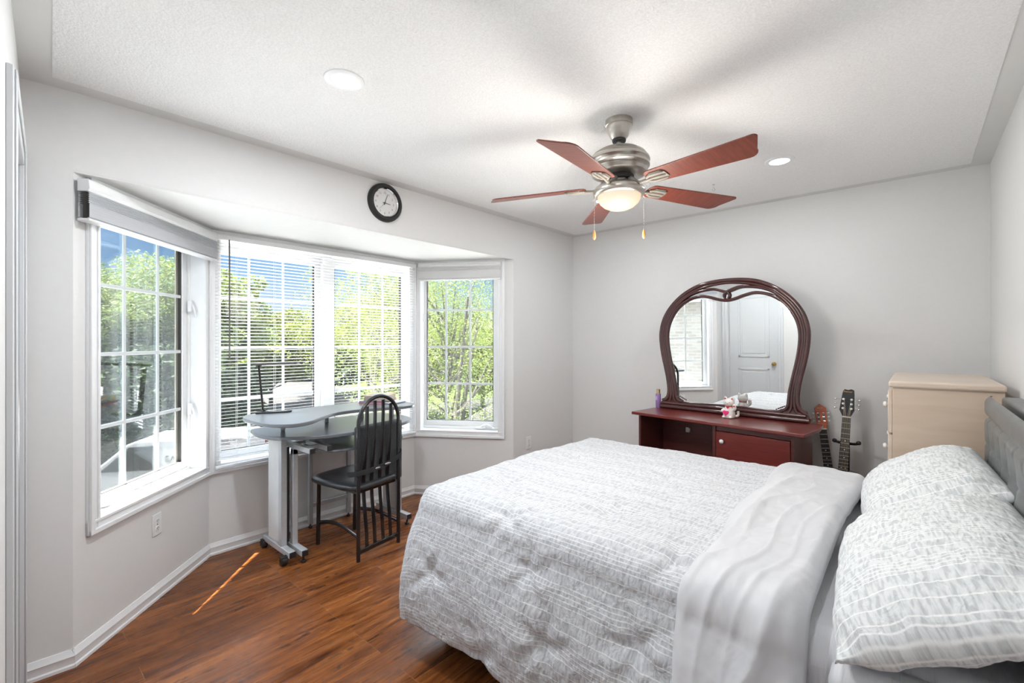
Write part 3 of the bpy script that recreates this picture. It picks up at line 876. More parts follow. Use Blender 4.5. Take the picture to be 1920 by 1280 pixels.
def comf_hem(u, w, fi, fj):
    # round the hanging corner so the hem stays level
    du = max(0, CX0 - u); dw = max(0, CY0 - w, w - CY1)
    d = math.hypot(du, dw)
    lim = (R_ * PI / 2) + .45
    if du > 0 and dw > 0 and d > lim:
        s = lim / d
        u = CX0 - du * s
        w = (CY0 - dw * s) if w < CY0 else (CY1 + dw * s)
    return u, w
CF = cloth('comforter', None, U_FOOT, -.46, W_NEAR, W_FAR, 190, 300, M_comf, lambda u, w: comforter_pos(u, w), .03, hem=comf_hem)
tag(CF, 'white and grey striped seersucker comforter spread over the bed', 'comforter')
# the turned back end, plain satin
def fold_pos(u, w):
    e0 = -.525 + .05 * (2.0 - w) * .4 + .012 * math.sin(w * 9); e1 = -.195 + .035 * max(0, min(1, (w - 2.0) / .8))
    f = (u + .55) / .40
    uu = e0 + (e1 - e0) * f
    l = .030 + .010 * math.sin(f * PI) - .045 * max(0, (.14 - f) / .14) ** 2 - .045 * max(0, (f - .88) / .12) ** 2
    ph = uu * 15 - w * 3.2 + 2.2 * nz(w * 1.1, uu * 2)
    env = .35 + .65 * max(0, nz(w * 2.1 + 4, uu * 2.6, 3) + .45)
    l += .012 * nz(uu * 3 + w * 2, w * 2.2 - uu * 3, 7) + .030 * env * (1 - abs(math.sin(ph))) ** 2 - .006 + .007 * (1 - abs(math.sin(ph * 2.3 + 5 * nz(w * 2, uu * 3)))) ** 3
    l = .030 + .010 * math.sin(f * PI) - .045 * max(0, (.14 - f) / .14) ** 2 - .045 * max(0, (f - .88) / .12) ** 2 + (l - .030 - .010 * math.sin(f * PI) + .045 * max(0, (.14 - f) / .14) ** 2 + .045 * max(0, (f - .88) / .12) ** 2) * math.sin(PI * min(1, max(0, f))) ** .6 * (1 - max(0, min(1, (w - 2.35) / .35)) * .8)
    return comforter_pos(uu, w, lift=l)
fo = cloth('fold', None, -.55, -.15, W_NEAR - .06, W_FAR - .05, 50, 220, M_satin, fold_pos, .012, parent=CF)
fo['label'] = 'plain satin turned back end of the comforter'

# ---- pillows
def pillow(label, loc, seed, rot=0, tilt=.5, wy=.37, hx=.265):
    bm = bmesh.new(); uvl = bm.loops.layers.uv.new('cloth'); nu, nv = 60, 80
    def prof(a):  # superellipse puff
        return max(0, (1 - abs(a) ** 2.8)) ** .5
    vs = {}
    for s in (0, 1):
        for i in range(nu):
            for j in range(nv):
                a = -1 + 2 * i / (nu - 1); b = -1 + 2 * j / (nv - 1)
                edge = i in (0, nu - 1) or j in (0, nv - 1)
                if s == 1 and edge: vs[(s, i, j)] = vs[(0, i, j)]; continue
                pin = 1 - .055 * (1 - abs(b) ** 2) * abs(a) ** 4
                pin2 = 1 - .05 * (1 - abs(a) ** 2) * abs(b) ** 4
                x = hx * a * pin2; y = wy * b * pin
                h = (.125 if s == 0 else .085) * prof(a) * prof(b)
                wv = .010 * nz(a * 3 + seed, b * 4, s + 2) + .003 * nz(a * 14, b * 9 + seed, s)
                # corner pull creases
                cr = .010 * math.sin((a * b) * 14 + seed) * (abs(a) * abs(b)) ** 1.5
                z = (h + (wv + cr) * min(1, h / .03)) * (1 if s == 0 else -1)
                if edge: z = .008 * nz(a * 6, b * 6 + seed, 3)
                vs[(s, i, j)] = bm.verts.new((x, y, z))
    for s in (0, 1):
        for i in range(nu - 1):
            for j in range(nv - 1):
                q = [(i, j), (i + 1, j), (i + 1, j + 1), (i, j + 1)]
                if s == 1: q.reverse()
                f = bm.faces.new([vs[(s, *p)] for p in q])
                for lp, p in zip(f.loops, q): lp[uvl].uv = (p[0] / (nu - 1) * hx * 2 + seed, p[1] / (nv - 1) * wy * 2 + seed * .37)
    bm.normal_update()
    me = bpy.data.meshes.new('pillow'); bm.to_mesh(me); bm.free()
    o = link('pillow', me, M_pillow, ang=180)
    o.matrix_world = Matrix.Translation(loc) @ Matrix.Rotation(rot, 4, 'Z') @ Matrix.Rotation(-tilt, 4, 'Y')
    return tag(o, label, 'pillow', 'striped pillows on the bed')
pillow('striped pillow at the far side of the bed, nearer the pale wooden chest', (.035, 2.41, .795), 2.3, rot=.05, tilt=math.radians(31), hx=.217)
pillow('striped pillow at the near side of the bed, in front of the other pillow', (.044, 1.635, .785), 5.1, rot=.06, tilt=math.radians(28), wy=.41, hx=.226)
# ------------------------------------------------------------------ dresser with mirror
DA = math.radians(-8.0)
DRS = thing('dresser', 'cherry dresser with open cubby and one door, below the mirror', 'dresser', (-1.677, 3.343, 0), DA)
# local: X along the front (to the right), Y to the back, Z up
DW, DD, DT, BD = 1.20, .47, .83, .40
MB().prism([(0, 0), (DW, 0), (DW, .30), (DW - .03, DD), (.03, DD), (0, DD - .06)], DT - .022, DT).done('top', M_cherry, DRS, bevel=.004)
def dbox(n, m, *a, bevel=.002): return MB().bb(*a).done(n, m, DRS, bevel=bevel)
dbox('side_panel', M_cherryd, .04, .058, .04, BD - .02, .03, DT - .022)
dbox('side_panel', M_cherryd, DW - .085, DW - .067, .04, BD - .02, .03, DT - .022)
dbox('divider', M_cherryd, .632, .652, .035, BD - .02, .03, DT - .022)
dbox('back_panel', M_cherryd, .058, DW - .085, BD - .035, BD - .02, .05, DT - .022)
dbox('shelf', M_cherryd, .058, .632, .05, BD - .035, .36, .378)
dbox('plinth', M_cherryd, .04, DW - .067, .06, .08, 0, .07)
dbox('bottom_panel', M_cherryd, .058, DW - .085, .05, BD - .035, .07, .09)
dbox('rail', M_cherryd, .652, DW - .085, .05, .07, DT - .06, DT - .022)
d_ = dbox('door', M_cherry, .655, DW - .088, .036, .054, .10, DT - .062)
MB().lathe([(0, 0), (.006, 0), (.006, .006), (.014, .012), (.015, .018), (.010, .024), (0, .026)], 18, M=Matrix.Translation((.70, .036, DT - .125)) @ Matrix.Rotation(PI / 2, 4, 'X')).done('knob', M_vinyl, d_)
mb = MB(); mb.bb(.26, .286, BD - .042, BD - .036, DT - .17, DT - .13); mb.bb(.286, .30, BD - .050, BD - .036, DT - .165, DT - .135)
mb.done('hinge_plate', M_silver, DRS, bevel=.002)
MA = math.radians(-3.6)
MP = (-1.486 + .431 * math.cos(MA), 3.70 + .431 * math.sin(MA), DT + .001)
MIR = thing('dresser_mirror', 'arched mirror in a carved mahogany frame standing on the dresser', 'mirror', MP, MA)
MIR.rotation_euler = (math.radians(1.0), 0, MA)      # leans a touch forward
OUT = [(.528, .062), (.500, .074), (.474, .100), (.463, .15), (.468, .22), (.481, .30), (.51, .43), (.526, .54), (.526, .635), (.498, .738), (.438, .832), (.347, .917), (.235, .979), (.125, 1.009), (0, 1.019)]
INN = [(.335, .066), (.372, .078), (.392, .100), (.399, .14), (.406, .20), (.426, .302), (.449, .411), (.467, .53), (.468, .622), (.444, .712), (.386, .804), (.30, .868), (.205, .893), (.13, .882), (.055, .859), (0, .851)]
def both(h): return [(-x, z) for x, z in h] + [(x, z) for x, z in reversed(h[:-1])]
def resample(pts, n):
    P = [Vector((p[0], 0, p[1])) for p in pts]; P = catmull(P, 10)
    ds = [0]
    for a, b in zip(P, P[1:]): ds.append(ds[-1] + (b - a).length)
    out = []; j = 0
    for i in range(n):
        t = ds[-1] * i / (n - 1)
        while j < len(ds) - 2 and ds[j + 1] < t: j += 1
        f = (t - ds[j]) / max(1e-9, ds[j + 1] - ds[j]); out.append(P[j].lerp(P[j + 1], min(1, f)))
    return out
NP = 121
PO = resample(both(OUT), NP); PI_ = resample(both(INN), NP)
# the glass with its backing
gl = [(p.x, p.z) for p in [a.lerp(b, .45) for a, b in zip(PO, PI_)] if p.z > .16]
Mxz = Matrix(((1, 0, 0, 0), (0, 0, -1, 0), (0, 1, 0, 0), (0, 0, 0, 1)))
gpoly = [(-.40, .05)] + gl + [(.40, .05)]
MB().prism(gpoly, -.004, 0, Mxz).done('mirror_pane', M_mirror, MIR, smooth=False)
MB().prism([(x * 1.01, z) for x, z in gpoly], -.016, -.005, Mxz).done('backing_board', M_mahog, MIR, smooth=False)
# rails that run side by side up the legs and part at the crown
mid = NP // 2
def rail(f, crown=None, r=.0125, dy=-.012):
    pts = []
    for i, (a, b) in enumerate(zip(PO, PI_)):
        p = a.lerp(b, f)
        if crown:
            t = abs(i - mid) / mid
            q = max(0, 1 - t / .36); q = q * q * (3 - 2 * q)
            p = p.lerp(crown(p.x, a, b), q)
        pts.append((p.x, dy, p.z))
    return pts
mb = MB()
mb.tube(rail(.08), .0165, 10, flat=(1, 1))
mb.tube(rail(.36, lambda x, a, b: Vector((a.x, 0, a.z - .030))), .0115, 10)
mb.tube(rail(.62, lambda x, a, b: Vector((x, 0, .962 - .040 * math.exp(-(x / .075) ** 2) + .05 * (abs(x) / .25) ** 2 * -.4))), .0105, 10)
mb.tube(rail(.90, lambda x, a, b: Vector((b.x, 0, b.z + .006))), .0115, 10)
# solid web behind the rails on the two legs
web = []
for i in range(NP - 1):
    if abs(i - mid) < 20: continue
    vlo = (PO[i], PO[i + 1], PI_[i + 1], PI_[i])
    a, b, c, d = PO[i], PO[i + 1], PI_[i + 1], PI_[i]
    vs = [mb.b.verts.new((p.x, -.006, p.z)) for p in (a, b, c, d)]
    mb.b.faces.new(vs)
mb.done('carved_frame', M_mahog, MIR, ang=60)
mb = MB(); mb.tube([(.020 * math.cos(t * PI / 10), -.016, .893 + .024 * math.sin(t * PI / 10)) for t in range(20)], .0085, 8, closed=True)
mb.tube(catmull([(-.02, -.018, .90), (.01, -.020, .927), (.07, -.017, .950), (.12, -.014, .955)], 6), .0085, 8)
mb.done('crown_knot', M_mahog, MIR)
# base with moulded rails and curled feet
mb = MB()
mb.prism([(-.53, 0), (.53, 0), (.535, .03), (.525, .055), (.49, .068), (.40, .075), (.28, .064), (.14, .070), (0, .073), (-.14, .070), (-.28, .064), (-.40, .075), (-.49, .068), (-.525, .055), (-.535, .03)], -.03, .014, Mxz)
mb.tube([(-.53, -.022, .018), (0, -.024, .018), (.53, -.022, .018)], .017, 10); mb.tube([(-.51, -.018, .046), (0, -.018, .046), (.51, -.018, .046)], .013, 10)
for s in (-1, 1):
    for q in range(5): mb.ell((s * (.335 + .012 * q), -.028, .078 + .006 * q), (.006, .005, .005), 8)
mb.done('base_rail', M_mahog, MIR, ang=60)

# things on the dresser
k = NT('purple_mist'); k.b.inputs['Base Color'].default_value = c4(srgb(150, 118, 178)); k.b.inputs['Roughness'].default_value = .12; k.b.inputs['Coat Weight'].default_value = .5
k.b.inputs['Emission Strength'].default_value = 0; M_purp = k.m
BT = thing('spray_bottle', 'purple perfume spray bottle with gold cap at the left end of the dresser', 'bottle', (-1.606, 3.685, DT))
MB().lathe([(0, 0), (.019, 0), (.021, .003), (.021, .112), (.019, .117), (.012, .119), (0, .119)], 28).done('bottle_body', M_purp, BT)
MB().lathe([(0, .117), (.0155, .117), (.0155, .122), (.0150, .122), (.0150, .152), (.013, .154), (0, .154)], 24).done('cap', M_gold, BT)
lb = MB()
for i in range(8):
    pass
lb.grid(lambda i, j: Vector((.0213 * math.cos(-2.7 + 1.15 * i / 9), .0213 * math.sin(-2.7 + 1.15 * i / 9), .064 + .032 * j)), 10, 2)
lb.done('bottle_label', mat('lilac_label', srgb(196, 172, 222), .5), BT)

M_cer = mat('white_ceramic', srgb(238, 234, 230), .12, coat=.5)
M_pink = mat('pink_heart', srgb(232, 40, 120), .15, nscale=60, namt=.35, coat=.4)
M_red = mat('red_enamel', srgb(205, 30, 45), .2)
CT = thing('cat_figurine', 'small white waving cat figurine holding a pink heart, on the dresser', 'figurine', (-1.005, 3.525, DT), -.10)
mb = MB()
mb.lathe([(0, 0), (.034, 0), (.040, .008), (.041, .03), (.036, .056), (.028, .078), (.026, .086)], 28)
mb.ell((0, 0, .110), (.037, .032, .031), 26)
for s in (-1, 1):
    mb.lathe([(.015, 0), (.009, .014), (0, .026)], 12, M=Matrix.Translation((s * .022, .002, .130)) @ Matrix.Rotation(s * .30, 4, 'Y'))
    mb.ell((s * .022, -.034, .010), (.014, .016, .010), 14)
mb.tube(catmull([(.030, -.012, .058), (.044, -.016, .070), (.043, -.018, .088)], 5), [.012] * 11, 10); mb.ell((.043, -.019, .092), (.013, .012, .014), 14)
mb.tube(catmull([(-.030, -.012, .060), (-.036, -.026, .052), (-.020, -.038, .048)], 5), [.011] * 11, 10)
mb.tube(catmull([(.03, .02, .012), (.05, .028, .02), (.052, .026, .05)], 5), [.009] * 11, 8)
mb.done('cat_body', M_cer, CT, ang=80)
hp = []
for t in range(36):
    a = 2 * PI * t / 36; hp.append((.0017 * .8 * 16 * math.sin(a) ** 3 * .95, .0017 * .8 * (13 * math.cos(a) - 5 * math.cos(2 * a) - 2 * math.cos(3 * a) - math.cos(4 * a))))
MB().prism(hp, 0, .012, Matrix.Translation((-.008, -.036, .040)) @ RX).done('heart', M_pink, CT, bevel=.004, seg=3)
for s in (-1, 1):
    MB().prism([(-.007, 0), (.007, 0), (0, .014)], 0, .002, Matrix.Translation((s * .0225, -.0105, .134)) @ Matrix.Rotation(s * .3, 4, 'Y') @ RX).done('inner_ear', M_red, CT)
MB().prism([(x * .45, y * .45) for x, y in hp], 0, .004, Matrix.Translation((.002, -.030, .078)) @ RX).done('collar_charm', M_red, CT)
MB().prism([(x * .3, y * .3) for x, y in hp], 0, .003, Matrix.Translation((.044, -.031, .090)) @ RX).done('paw_mark', M_red, CT)
mb = MB()
mb.tube([(.028 * math.cos(t * PI / 12), -.002 + .027 * math.sin(t * PI / 12), .084) for t in range(24)], .0022, 6, closed=True)
mb.done('collar', M_red, CT)
mb = MB()
for s in (-1, 1):
    mb.tube([(s * .014 - .005, -.0305, .112), (s * .014, -.0315, .1155), (s * .014 + .005, -.0305, .112)], .0011, 6)
mb.ell((0, -.0325, .105), (.003, .002, .002), 8)
mb.done('face_lines', M_blackm, CT)

# ------------------------------------------------------------------ chest of drawers
CH = thing('chest_of_drawers', 'tall pale maple chest of drawers in the corner behind the headboard', 'chest of drawers', (.105, 3.30, 0))
cw, cd, chh = .375, .80, 1.19
MB().prism([(-.20, -.425), (.195, -.425), (.195, .41), (-.20, .41)], chh - .03, chh).done('top', M_maplet, CH, bevel=.010, seg=4)
MB().bb(-.185, .19, -.405, .40, .05, chh - .03).done('carcass', M_maple, CH, bevel=.002)
MB().bb(-.17, .18, -.39, .385, 0, .05).done('plinth', M_maple, CH)
for q in range(5):
    z0 = .07 + q * .216
    d_ = MB().bb(-.203, -.185, -.395, .39, z0, z0 + .208).done('drawer', M_maplet, CH, bevel=.004)
    for y in (-.22, .22):
        MB().lathe([(0, 0), (.006, 0), (.006, .008), (.014, .012), (.0155, .018), (.012, .025), (0, .028)], 16, M=Matrix.Translation((-.203, y, z0 + .12)) @ Matrix.Rotation(-PI / 2, 4, 'Y')).done('knob', M_cer, d_)

# ------------------------------------------------------------------ guitars
M_gtop = mat('black_guitar_lacquer', srgb(40, 42, 44), .22, coat=.5)
M_fret = mat('fretboard', srgb(52, 46, 44), .5)
M_fretwire = mat('fret_wire', (.75, .75, .74), .3, metal=1)
M_orange = wood_dark('orange_headstock', srgb(150, 62, 28), srgb(196, 92, 48), .35, (8, 8, 2))
M_pearl = mat('pearl', srgb(240, 238, 230), .3)
M_bone = mat('bone_nut', srgb(228, 216, 196), .5)
def guitar_body(mb, L, wu, wl, wst, depth):
    half = []
    ctrl = [(0, 0), (.02, wl * .55), (.09, wl * .93), (.16, wl), (.25, wl * .88), (.315, wst), (.38, wu * .93), (.43, wu), (.475, wu * .72), (.49, .03), (.49, 0)]
    P = catmull([(w, 0, z * L / .49) for z, w in ctrl], 6)
    pts = [(p.x, p.z) for p in P] + [(-p.x, p.z) for p in reversed(P[1:-1])]
    mb.prism(pts, -depth, 0, Mxz)
def guitar(name, label, loc, rot, total, mh, mbody, kind, lean):
    """local Z up the neck, -Y is the front"""
    R = thing(name, label, 'guitar', loc)
    R.rotation_euler = (-lean[0], lean[1], rot)
    bl_ = .47 * total / 1.0
    hs = .185 * total
    nut = total - hs
    mb = MB(); guitar_body(mb, bl_, .135 * total, .185 * total, .115 * total, .09); mb.done('body', mbody, R, bevel=.006)
    MB().lathe([(.042, 0), (.055, 0), (.055, .002), (.042, .002)], 32, M=Matrix.Translation((0, -.0005, bl_ * .66)) @ RX).done('rosette', M_pearl, R)
    MB().lathe([(0, 0), (.042, 0), (.042, .0015), (0, .0015)], 32, M=Matrix.Translation((0, -.0005, bl_ * .66)) @ RX).done('sound_hole', M_blackm, R)
    MB().bb(-.07, .07, -.012, 0, bl_ * .28, bl_ * .28 + .025).done('bridge', M_fret, R, bevel=.003)
    wn, wb = .0225, .028
    f0 = bl_ * .78
    MB().prism([(-wb, f0), (wb, f0), (wn, nut), (-wn, nut)], .0, .010, Mxz).done('fretboard', M_fret, R)
    MB().prism([(-wb * .9, bl_ - .03), (wb * .9, bl_ - .03), (wn * .9, nut + .01), (-wn * .9, nut + .01)], -.022, 0, Mxz).done('neck', mh if kind == 'o' else mbody, R, bevel=.006)
    scale = (nut - bl_ * .30)
    for q in range(1, 19):
        z = nut - scale * (1 - 2 ** (-q / 12)); w = wn + (wb - wn) * (nut - z) / (nut - f0)
        if z < f0: break
        MB().bb(-w, w, -.0118, -.0095, z - .0009, z + .0009).done('fret', M_fretwire, R, smooth=False)
        zz = nut - scale * (1 - 2 ** (-(q - .5) / 12))
        if q in (5, 7, 9) or (kind == 'b' and q in (12, 15)):
            for x in ((0,) if q != 12 else (-.011, .011)): MB().cyl((x, -.0107, zz), (x, -.0095, zz), .0035, seg=12).done('inlay_dot', M_pearl, R)
    MB().bb(-wn, wn, -.0135, 0, nut - .003, nut + .004).done('nut', M_bone, R)
    if kind == 'b':
        hpts = [(-.020, 0), (.020, 0), (.040, .045), (.036, hs * .82), (.033, hs * .97), (.018, hs), (.0, hs * .965), (-.018, hs * .985), (-.026, hs * .93), (-.030, hs * .80), (-.041, .045)]
    else:
        hpts = [(-.022, 0), (.022, 0), (.032, .04), (.034, hs * .84), (.0, hs), (-.034, hs * .84), (-.032, .04)]
    Mh = Matrix.Translation((0, .002, nut)) @ Matrix.Rotation(math.radians(-6), 4, 'X') @ Mxz
    hd = MB()
    if kind == 'o':
        # slotted head built around the two slots
        a, b, s0, s1 = .0085, .022, .045, hs * .66
        hd.prism([(-.022, 0), (.022, 0), (.032, .04), (.0325, s0), (-.0325, s0), (-.032, .04)], -.018, 0, Mh)
        hd.prism([(-.034, s1), (.034, s1), (.034, hs * .84), (0, hs), (-.034, hs * .84)], -.018, 0, Mh)
        for x0, x1 in ((-.0333, -b), (-a, a), (b, .0333)): hd.prism([(x0, s0), (x1, s0), (x1, s1), (x0, s1)], -.018, 0, Mh)
    else: hd.prism(hpts, -.016, 0, Mh)
    hd_o = hd.done('headstock', mh, R, bevel=.0015)
    mb = MB()
    add_text(mb.b, 'Denver', .016 if kind == 'b' else .011, Mh @ Matrix.Translation((0, hs * (.90 if kind == 'b' else .83), .0008)), .0003)
    mb.done('lettering', mat('gold_lettering', srgb(226, 178, 110), .4), hd_o, smooth=False, recalc=False)
    for s in (-1, 1):
        for q in range(3):
            tn = MB(); posts = MB()
            z = (.050 + .030 * q) * (hs / .185) + .006
            if kind == 'b':
                x = s * .022
                posts.lathe([(0, 0), (.0075, 0), (.0075, .002), (.003, .003), (.003, .010), (0, .010)], 14, M=Mh @ Matrix.Translation((x, z, 0)))
                tn.cyl((0, 0, 0), (s * .022, 0, 0), .002, seg=8, M=Mh @ Matrix.Translation((s * .036, z, -.010)))
                tn.ell((0, 0, 0), (.008, .006, .004), 12, M=Mh @ Matrix.Translation((s * .064, z, -.010)))
            else:
                posts.cyl((-.007, 0, 0), (.007, 0, 0), .0045, seg=10, M=Mh @ Matrix.Translation((s * .0152, z, -.008)))
                tn.cyl((0, 0, 0), (s * .012, 0, 0), .002, seg=8, M=Mh @ Matrix.Translation((s * .033, z, -.009)))
                tn.ell((0, 0, 0), (.005, .006, .006), 12, M=Mh @ Matrix.Translation((s * .046, z, -.009)))
            posts.done('string_post', M_chrome, hd_o); tn.done('tuning_peg', M_chrome if kind == 'b' else M_pearl, hd_o)
    if kind == 'b':
        mb = MB()
        for q in range(6):
            x = -.017 + .034 * q / 5
            mb.cyl((x * 1.25, -.013, bl_ * .29), (x, -.014, nut), .0006, seg=5)
            mb.cyl((x, -.014, nut), ((-.022 if q < 3 else .022) * .8, -.013, nut + .05 + .03 * (q if q < 3 else 5 - q)), .0006, seg=5)
        mb.done('strings', M_bone, R)
    return R
guitar('acoustic_guitar', 'black guitar with a black headstock, upright in a stand beside the chest of drawers', (-.372, 3.64, .065), .12, 1.01, M_gtop, M_gtop, 'b', (math.radians(6), math.radians(3.2)))
guitar('classical_guitar', 'guitar with an orange slotted headstock leaning on the wall beside the dresser', (-.385, 3.80, .012), .12, .94, M_orange, M_orange, 'o', (math.radians(3.8), math.radians(-6.8)))
# stand with a padded yoke
GS = thing('guitar_stand', 'black guitar stand whose padded yoke holds the black guitar neck', 'guitar stand', (-.335, 3.80, 0))
mb = MB()
mb.cyl((0, 0, .05), (0, .0, .70), .010, seg=12)
for a in (.5, 2.6, 4.7): mb.tube([(0, 0, .20), (.20 * math.cos(a), .11 * math.sin(a), .012)], .009, 8)
mb.tube([(-.12, -.16, .05), (-.05, -.02, .12), (0, 0, .14), (.05, -.02, .12), (.12, -.16, .05)], .008, 8)
mb.done('stand_frame', M_blackm, GS)
mb = MB()
mb.tube(catmull([(-.062, -.085, .722), (-.055, -.05, .71), (-.03, -.016, .70), (0, 0, .698), (.03, -.016, .70), (.055, -.05, .71), (.062, -.085, .722)], 5), .009, 10)
for s in (-1, 1): mb.ell((s * .064, -.092, .724), (.014, .014, .014), 14)
mb.done('yoke', M_blackm, GS)

# ------------------------------------------------------------------ computer desk
DK = thing('computer_desk', 'two tier graphite and silver computer desk in the bay', 'desk', (-3.05, 1.66, 0))
ox, oy = DK.location.x, DK.location.y
def lo(p): return (p[0] - ox, p[1] - oy)
def slab(name, ctrl, z0, z1, m, bevel=.004):
    P = catmull([(p[0] - ox, p[1] - oy, 0) for p in ctrl], 8, True)
    return MB().prism([(p.x, p.y) for p in P], z0, z1).done(name, m, DK, bevel=bevel)
slab('upper_shelf', [(-3.32, 1.20), (-3.22, 1.075), (-3.02, 1.055), (-2.82, 1.09), (-2.725, 1.17), (-2.745, 1.29), (-2.86, 1.43), (-2.945, 1.57), (-2.955, 1.74), (-2.90, 1.91), (-2.855, 2.05), (-2.90, 2.17), (-3.05, 2.21), (-3.22, 2.19), (-3.32, 2.08), (-3.325, 1.65)], .878, .90, M_desk)
slab('desktop', [(-3.32, 1.20), (-3.22, 1.13), (-3.05, 1.12), (-2.90, 1.17), (-2.79, 1.29), (-2.725, 1.45), (-2.705, 1.62), (-2.72, 1.80), (-2.77, 1.98), (-2.86, 2.11), (-3.0, 2.16), (-3.2, 2.15), (-3.32, 2.07), (-3.325, 1.62)], .778, .80, M_desk)
slab('keyboard_tray', [(-3.16, 1.42), (-2.92, 1.40), (-2.79, 1.43), (-2.745, 1.55), (-2.735, 1.72), (-2.76, 1.92), (-2.85, 2.02), (-3.1, 2.02), (-3.19, 1.9), (-3.2, 1.6)], .675, .690, M_desk)
def dbx(name, m, x0, x1, y0, y1, z0, z1, bevel=.003, parent=None):
    return MB().bb(x0 - ox, x1 - ox, y0 - oy, y1 - oy, z0, z1).done(name, m, parent or DK, bevel=bevel)
for (x, y) in ((-3.12, 1.28), (-3.20, 1.62), (-3.20, 1.90), (-3.06, 2.08)):
    MB().cyl((x - ox, y - oy, .80), (x - ox, y - oy, .878), .014, seg=14).done('shelf_post', M_silverp, DK)
# left leg: flat panel, two posts, two feet on castors
dbx('leg_panel', M_panel, -3.24, -3.055, 1.235, 1.255, .085, .778)
dbx('leg', M_silverp, -3.055, -3.012, 1.225, 1.262, .08, .778)
dbx('leg', M_silverp, -3.030, -2.990, 1.290, 1.322, .08, .690)
dbx('leg_brace', M_blackm, -3.045, -3.035, 1.266, 1.288, .09, .70)
dbx('foot', M_silverp, -3.30, -2.885, 1.222, 1.262, .045, .082); dbx('foot', M_silverp, -3.10, -2.855, 1.285, 1.325, .045, .082)
dbx('foot_cap', M_blackm, -2.885, -2.880, 1.222, 1.262, .045, .082); dbx('foot_cap', M_blackm, -2.855, -2.850, 1.285, 1.325, .045, .082)
for (x, y) in ((-2.925, 1.205), (-3.285, 1.225)):
    c = MB(); c.cyl((x - ox, y - oy - .016, .027), (x - ox, y - oy + .016, .027), .027, seg=20); c.cyl((x - ox, y - oy + .018, .03), (x - ox, y - oy + .018, .06), .008, seg=10); c.bb(x - ox - .018, x - ox + .018, y - oy - .018, y - oy + .03, .048, .056)
    c.done('castor', M_blackm, DK, bevel=.004)
MB().lathe([(0, 0), (.014, 0), (.014, .012), (.006, .016), (.006, .045), (0, .045)], 14, c=(-2.875 - ox, 1.305 - oy, 0)).done('leveller', M_blackm, DK)
# telescopic brackets
for y in (1.315, 1.425):
    dbx('bracket', M_silverp, -3.22, -2.78, y - .017, y + .017, .690, .722)
    dbx('bracket_cap', M_blackm, -2.78, -2.774, y - .017, y + .017, .690, .722)
for x in (-3.10, -2.90): dbx('bracket_tie', M_silverp, x - .014, x + .014, 1.33, 1.41, .696, .716)
dbx('bracket_plate', M_silverp, -3.02, -2.99, 1.29, 1.46, .655, .692)
# rear frame with a modesty panel
for y in (1.58, 1.885):
    dbx('leg', M_silverp, -3.385, -3.355, y - .015, y + .015, .03, .778)
    MB().lathe([(0, 0), (.014, 0), (.014, .012), (.006, .016), (.006, .035), (0, .035)], 14, c=(-3.37 - ox, y - oy, 0)).done('leveller', M_blackm, DK)
dbx('crossbar', M_silverp, -3.383, -3.358, 1.595, 1.87, .15, .18)
dbx('modesty_panel', mat('modesty_grey', srgb(224, 224, 225), .5), -3.378, -3.366, 1.60, 1.865, .33, .778)
# right leg
dbx('leg_panel', M_panel, -3.20, -3.02, 2.085, 2.105, .085, .778)
dbx('leg', M_silverp, -3.02, -2.98, 2.075, 2.112, .08, .778)
dbx('foot', M_silverp, -3.28, -2.86, 2.072, 2.112, .045, .082); dbx('foot_cap', M_blackm, -2.86, -2.855, 2.072, 2.112, .045, .082)
for x in (-2.885, -3.25): MB().lathe([(0, 0), (.016, 0), (.016, .014), (.006, .018), (.006, .046), (0, .046)], 14, c=(x - ox, 2.092 - oy, 0)).done('leveller', M_blackm, DK)
dbx('under_rail', M_silverp, -3.07, -3.03, 1.26, 2.08, .752, .778)

# desk lamp, folded at right angles
LP = thing('desk_lamp', 'slim dark folding desk lamp at the left end of the desk', 'desk lamp', (-3.255, 1.275, .90), 0)
M_bronze = mat('bronze_black', srgb(34, 27, 26), .55, spec=.2)
La = math.atan2(1.402 - 1.19, -3.122 + 3.364)      # head direction in plan
Lc, Ls = math.cos(La), math.sin(La)
def lp(a, b, z): return (Lc * a - Ls * b, Ls * a + Lc * b, z)
ML = Matrix.Rotation(La + .35, 4, 'Z')
mb = MB()
mb.prism([(-.105, -.030), (.085, -.030), (.11, -.005), (.11, .03), (.08, .045), (.08, .03), (.075, -.008), (-.07, -.008), (-.07, .035), (-.105, .035)], 0, .010, ML)
mb.done('base', M_blackm, LP, bevel=.002)
MB().prism([(-.068, -.006), (.074, -.006), (.078, .038), (-.068, .034)], 0, .004, ML).done('charging_pad', M_white, LP, bevel=.001)
ax = (-3.317 + 3.255, 1.231 - 1.275); bx_ = (-3.339 + 3.255, 1.212 - 1.275)
mb = MB(); mb.tube([(ax[0], ax[1], .008), (bx_[0], bx_[1], .320)], [.013, .013], 4, flat=(1.2, .55)); mb.done('arm', M_bronze, LP, bevel=.002)
mb = MB(); mb.cyl((ax[0] - .012, ax[1] - .012, .012), (ax[0] + .012, ax[1] + .012, .012), .010, seg=12); mb.cyl((bx_[0] - .012, bx_[1] - .012, .318), (bx_[0] + .012, bx_[1] + .012, .318), .008, seg=12); mb.done('hinge', M_blackm, LP)
mb = MB(); mb.tube([(-3.366 + 3.255, 1.188 - 1.275, .322), (-3.118 + 3.255, 1.406 - 1.275, .336)], [.017, .017], 4, flat=(.5, 1.3)); mb.done('light_bar', M_bronze, LP, bevel=.002)

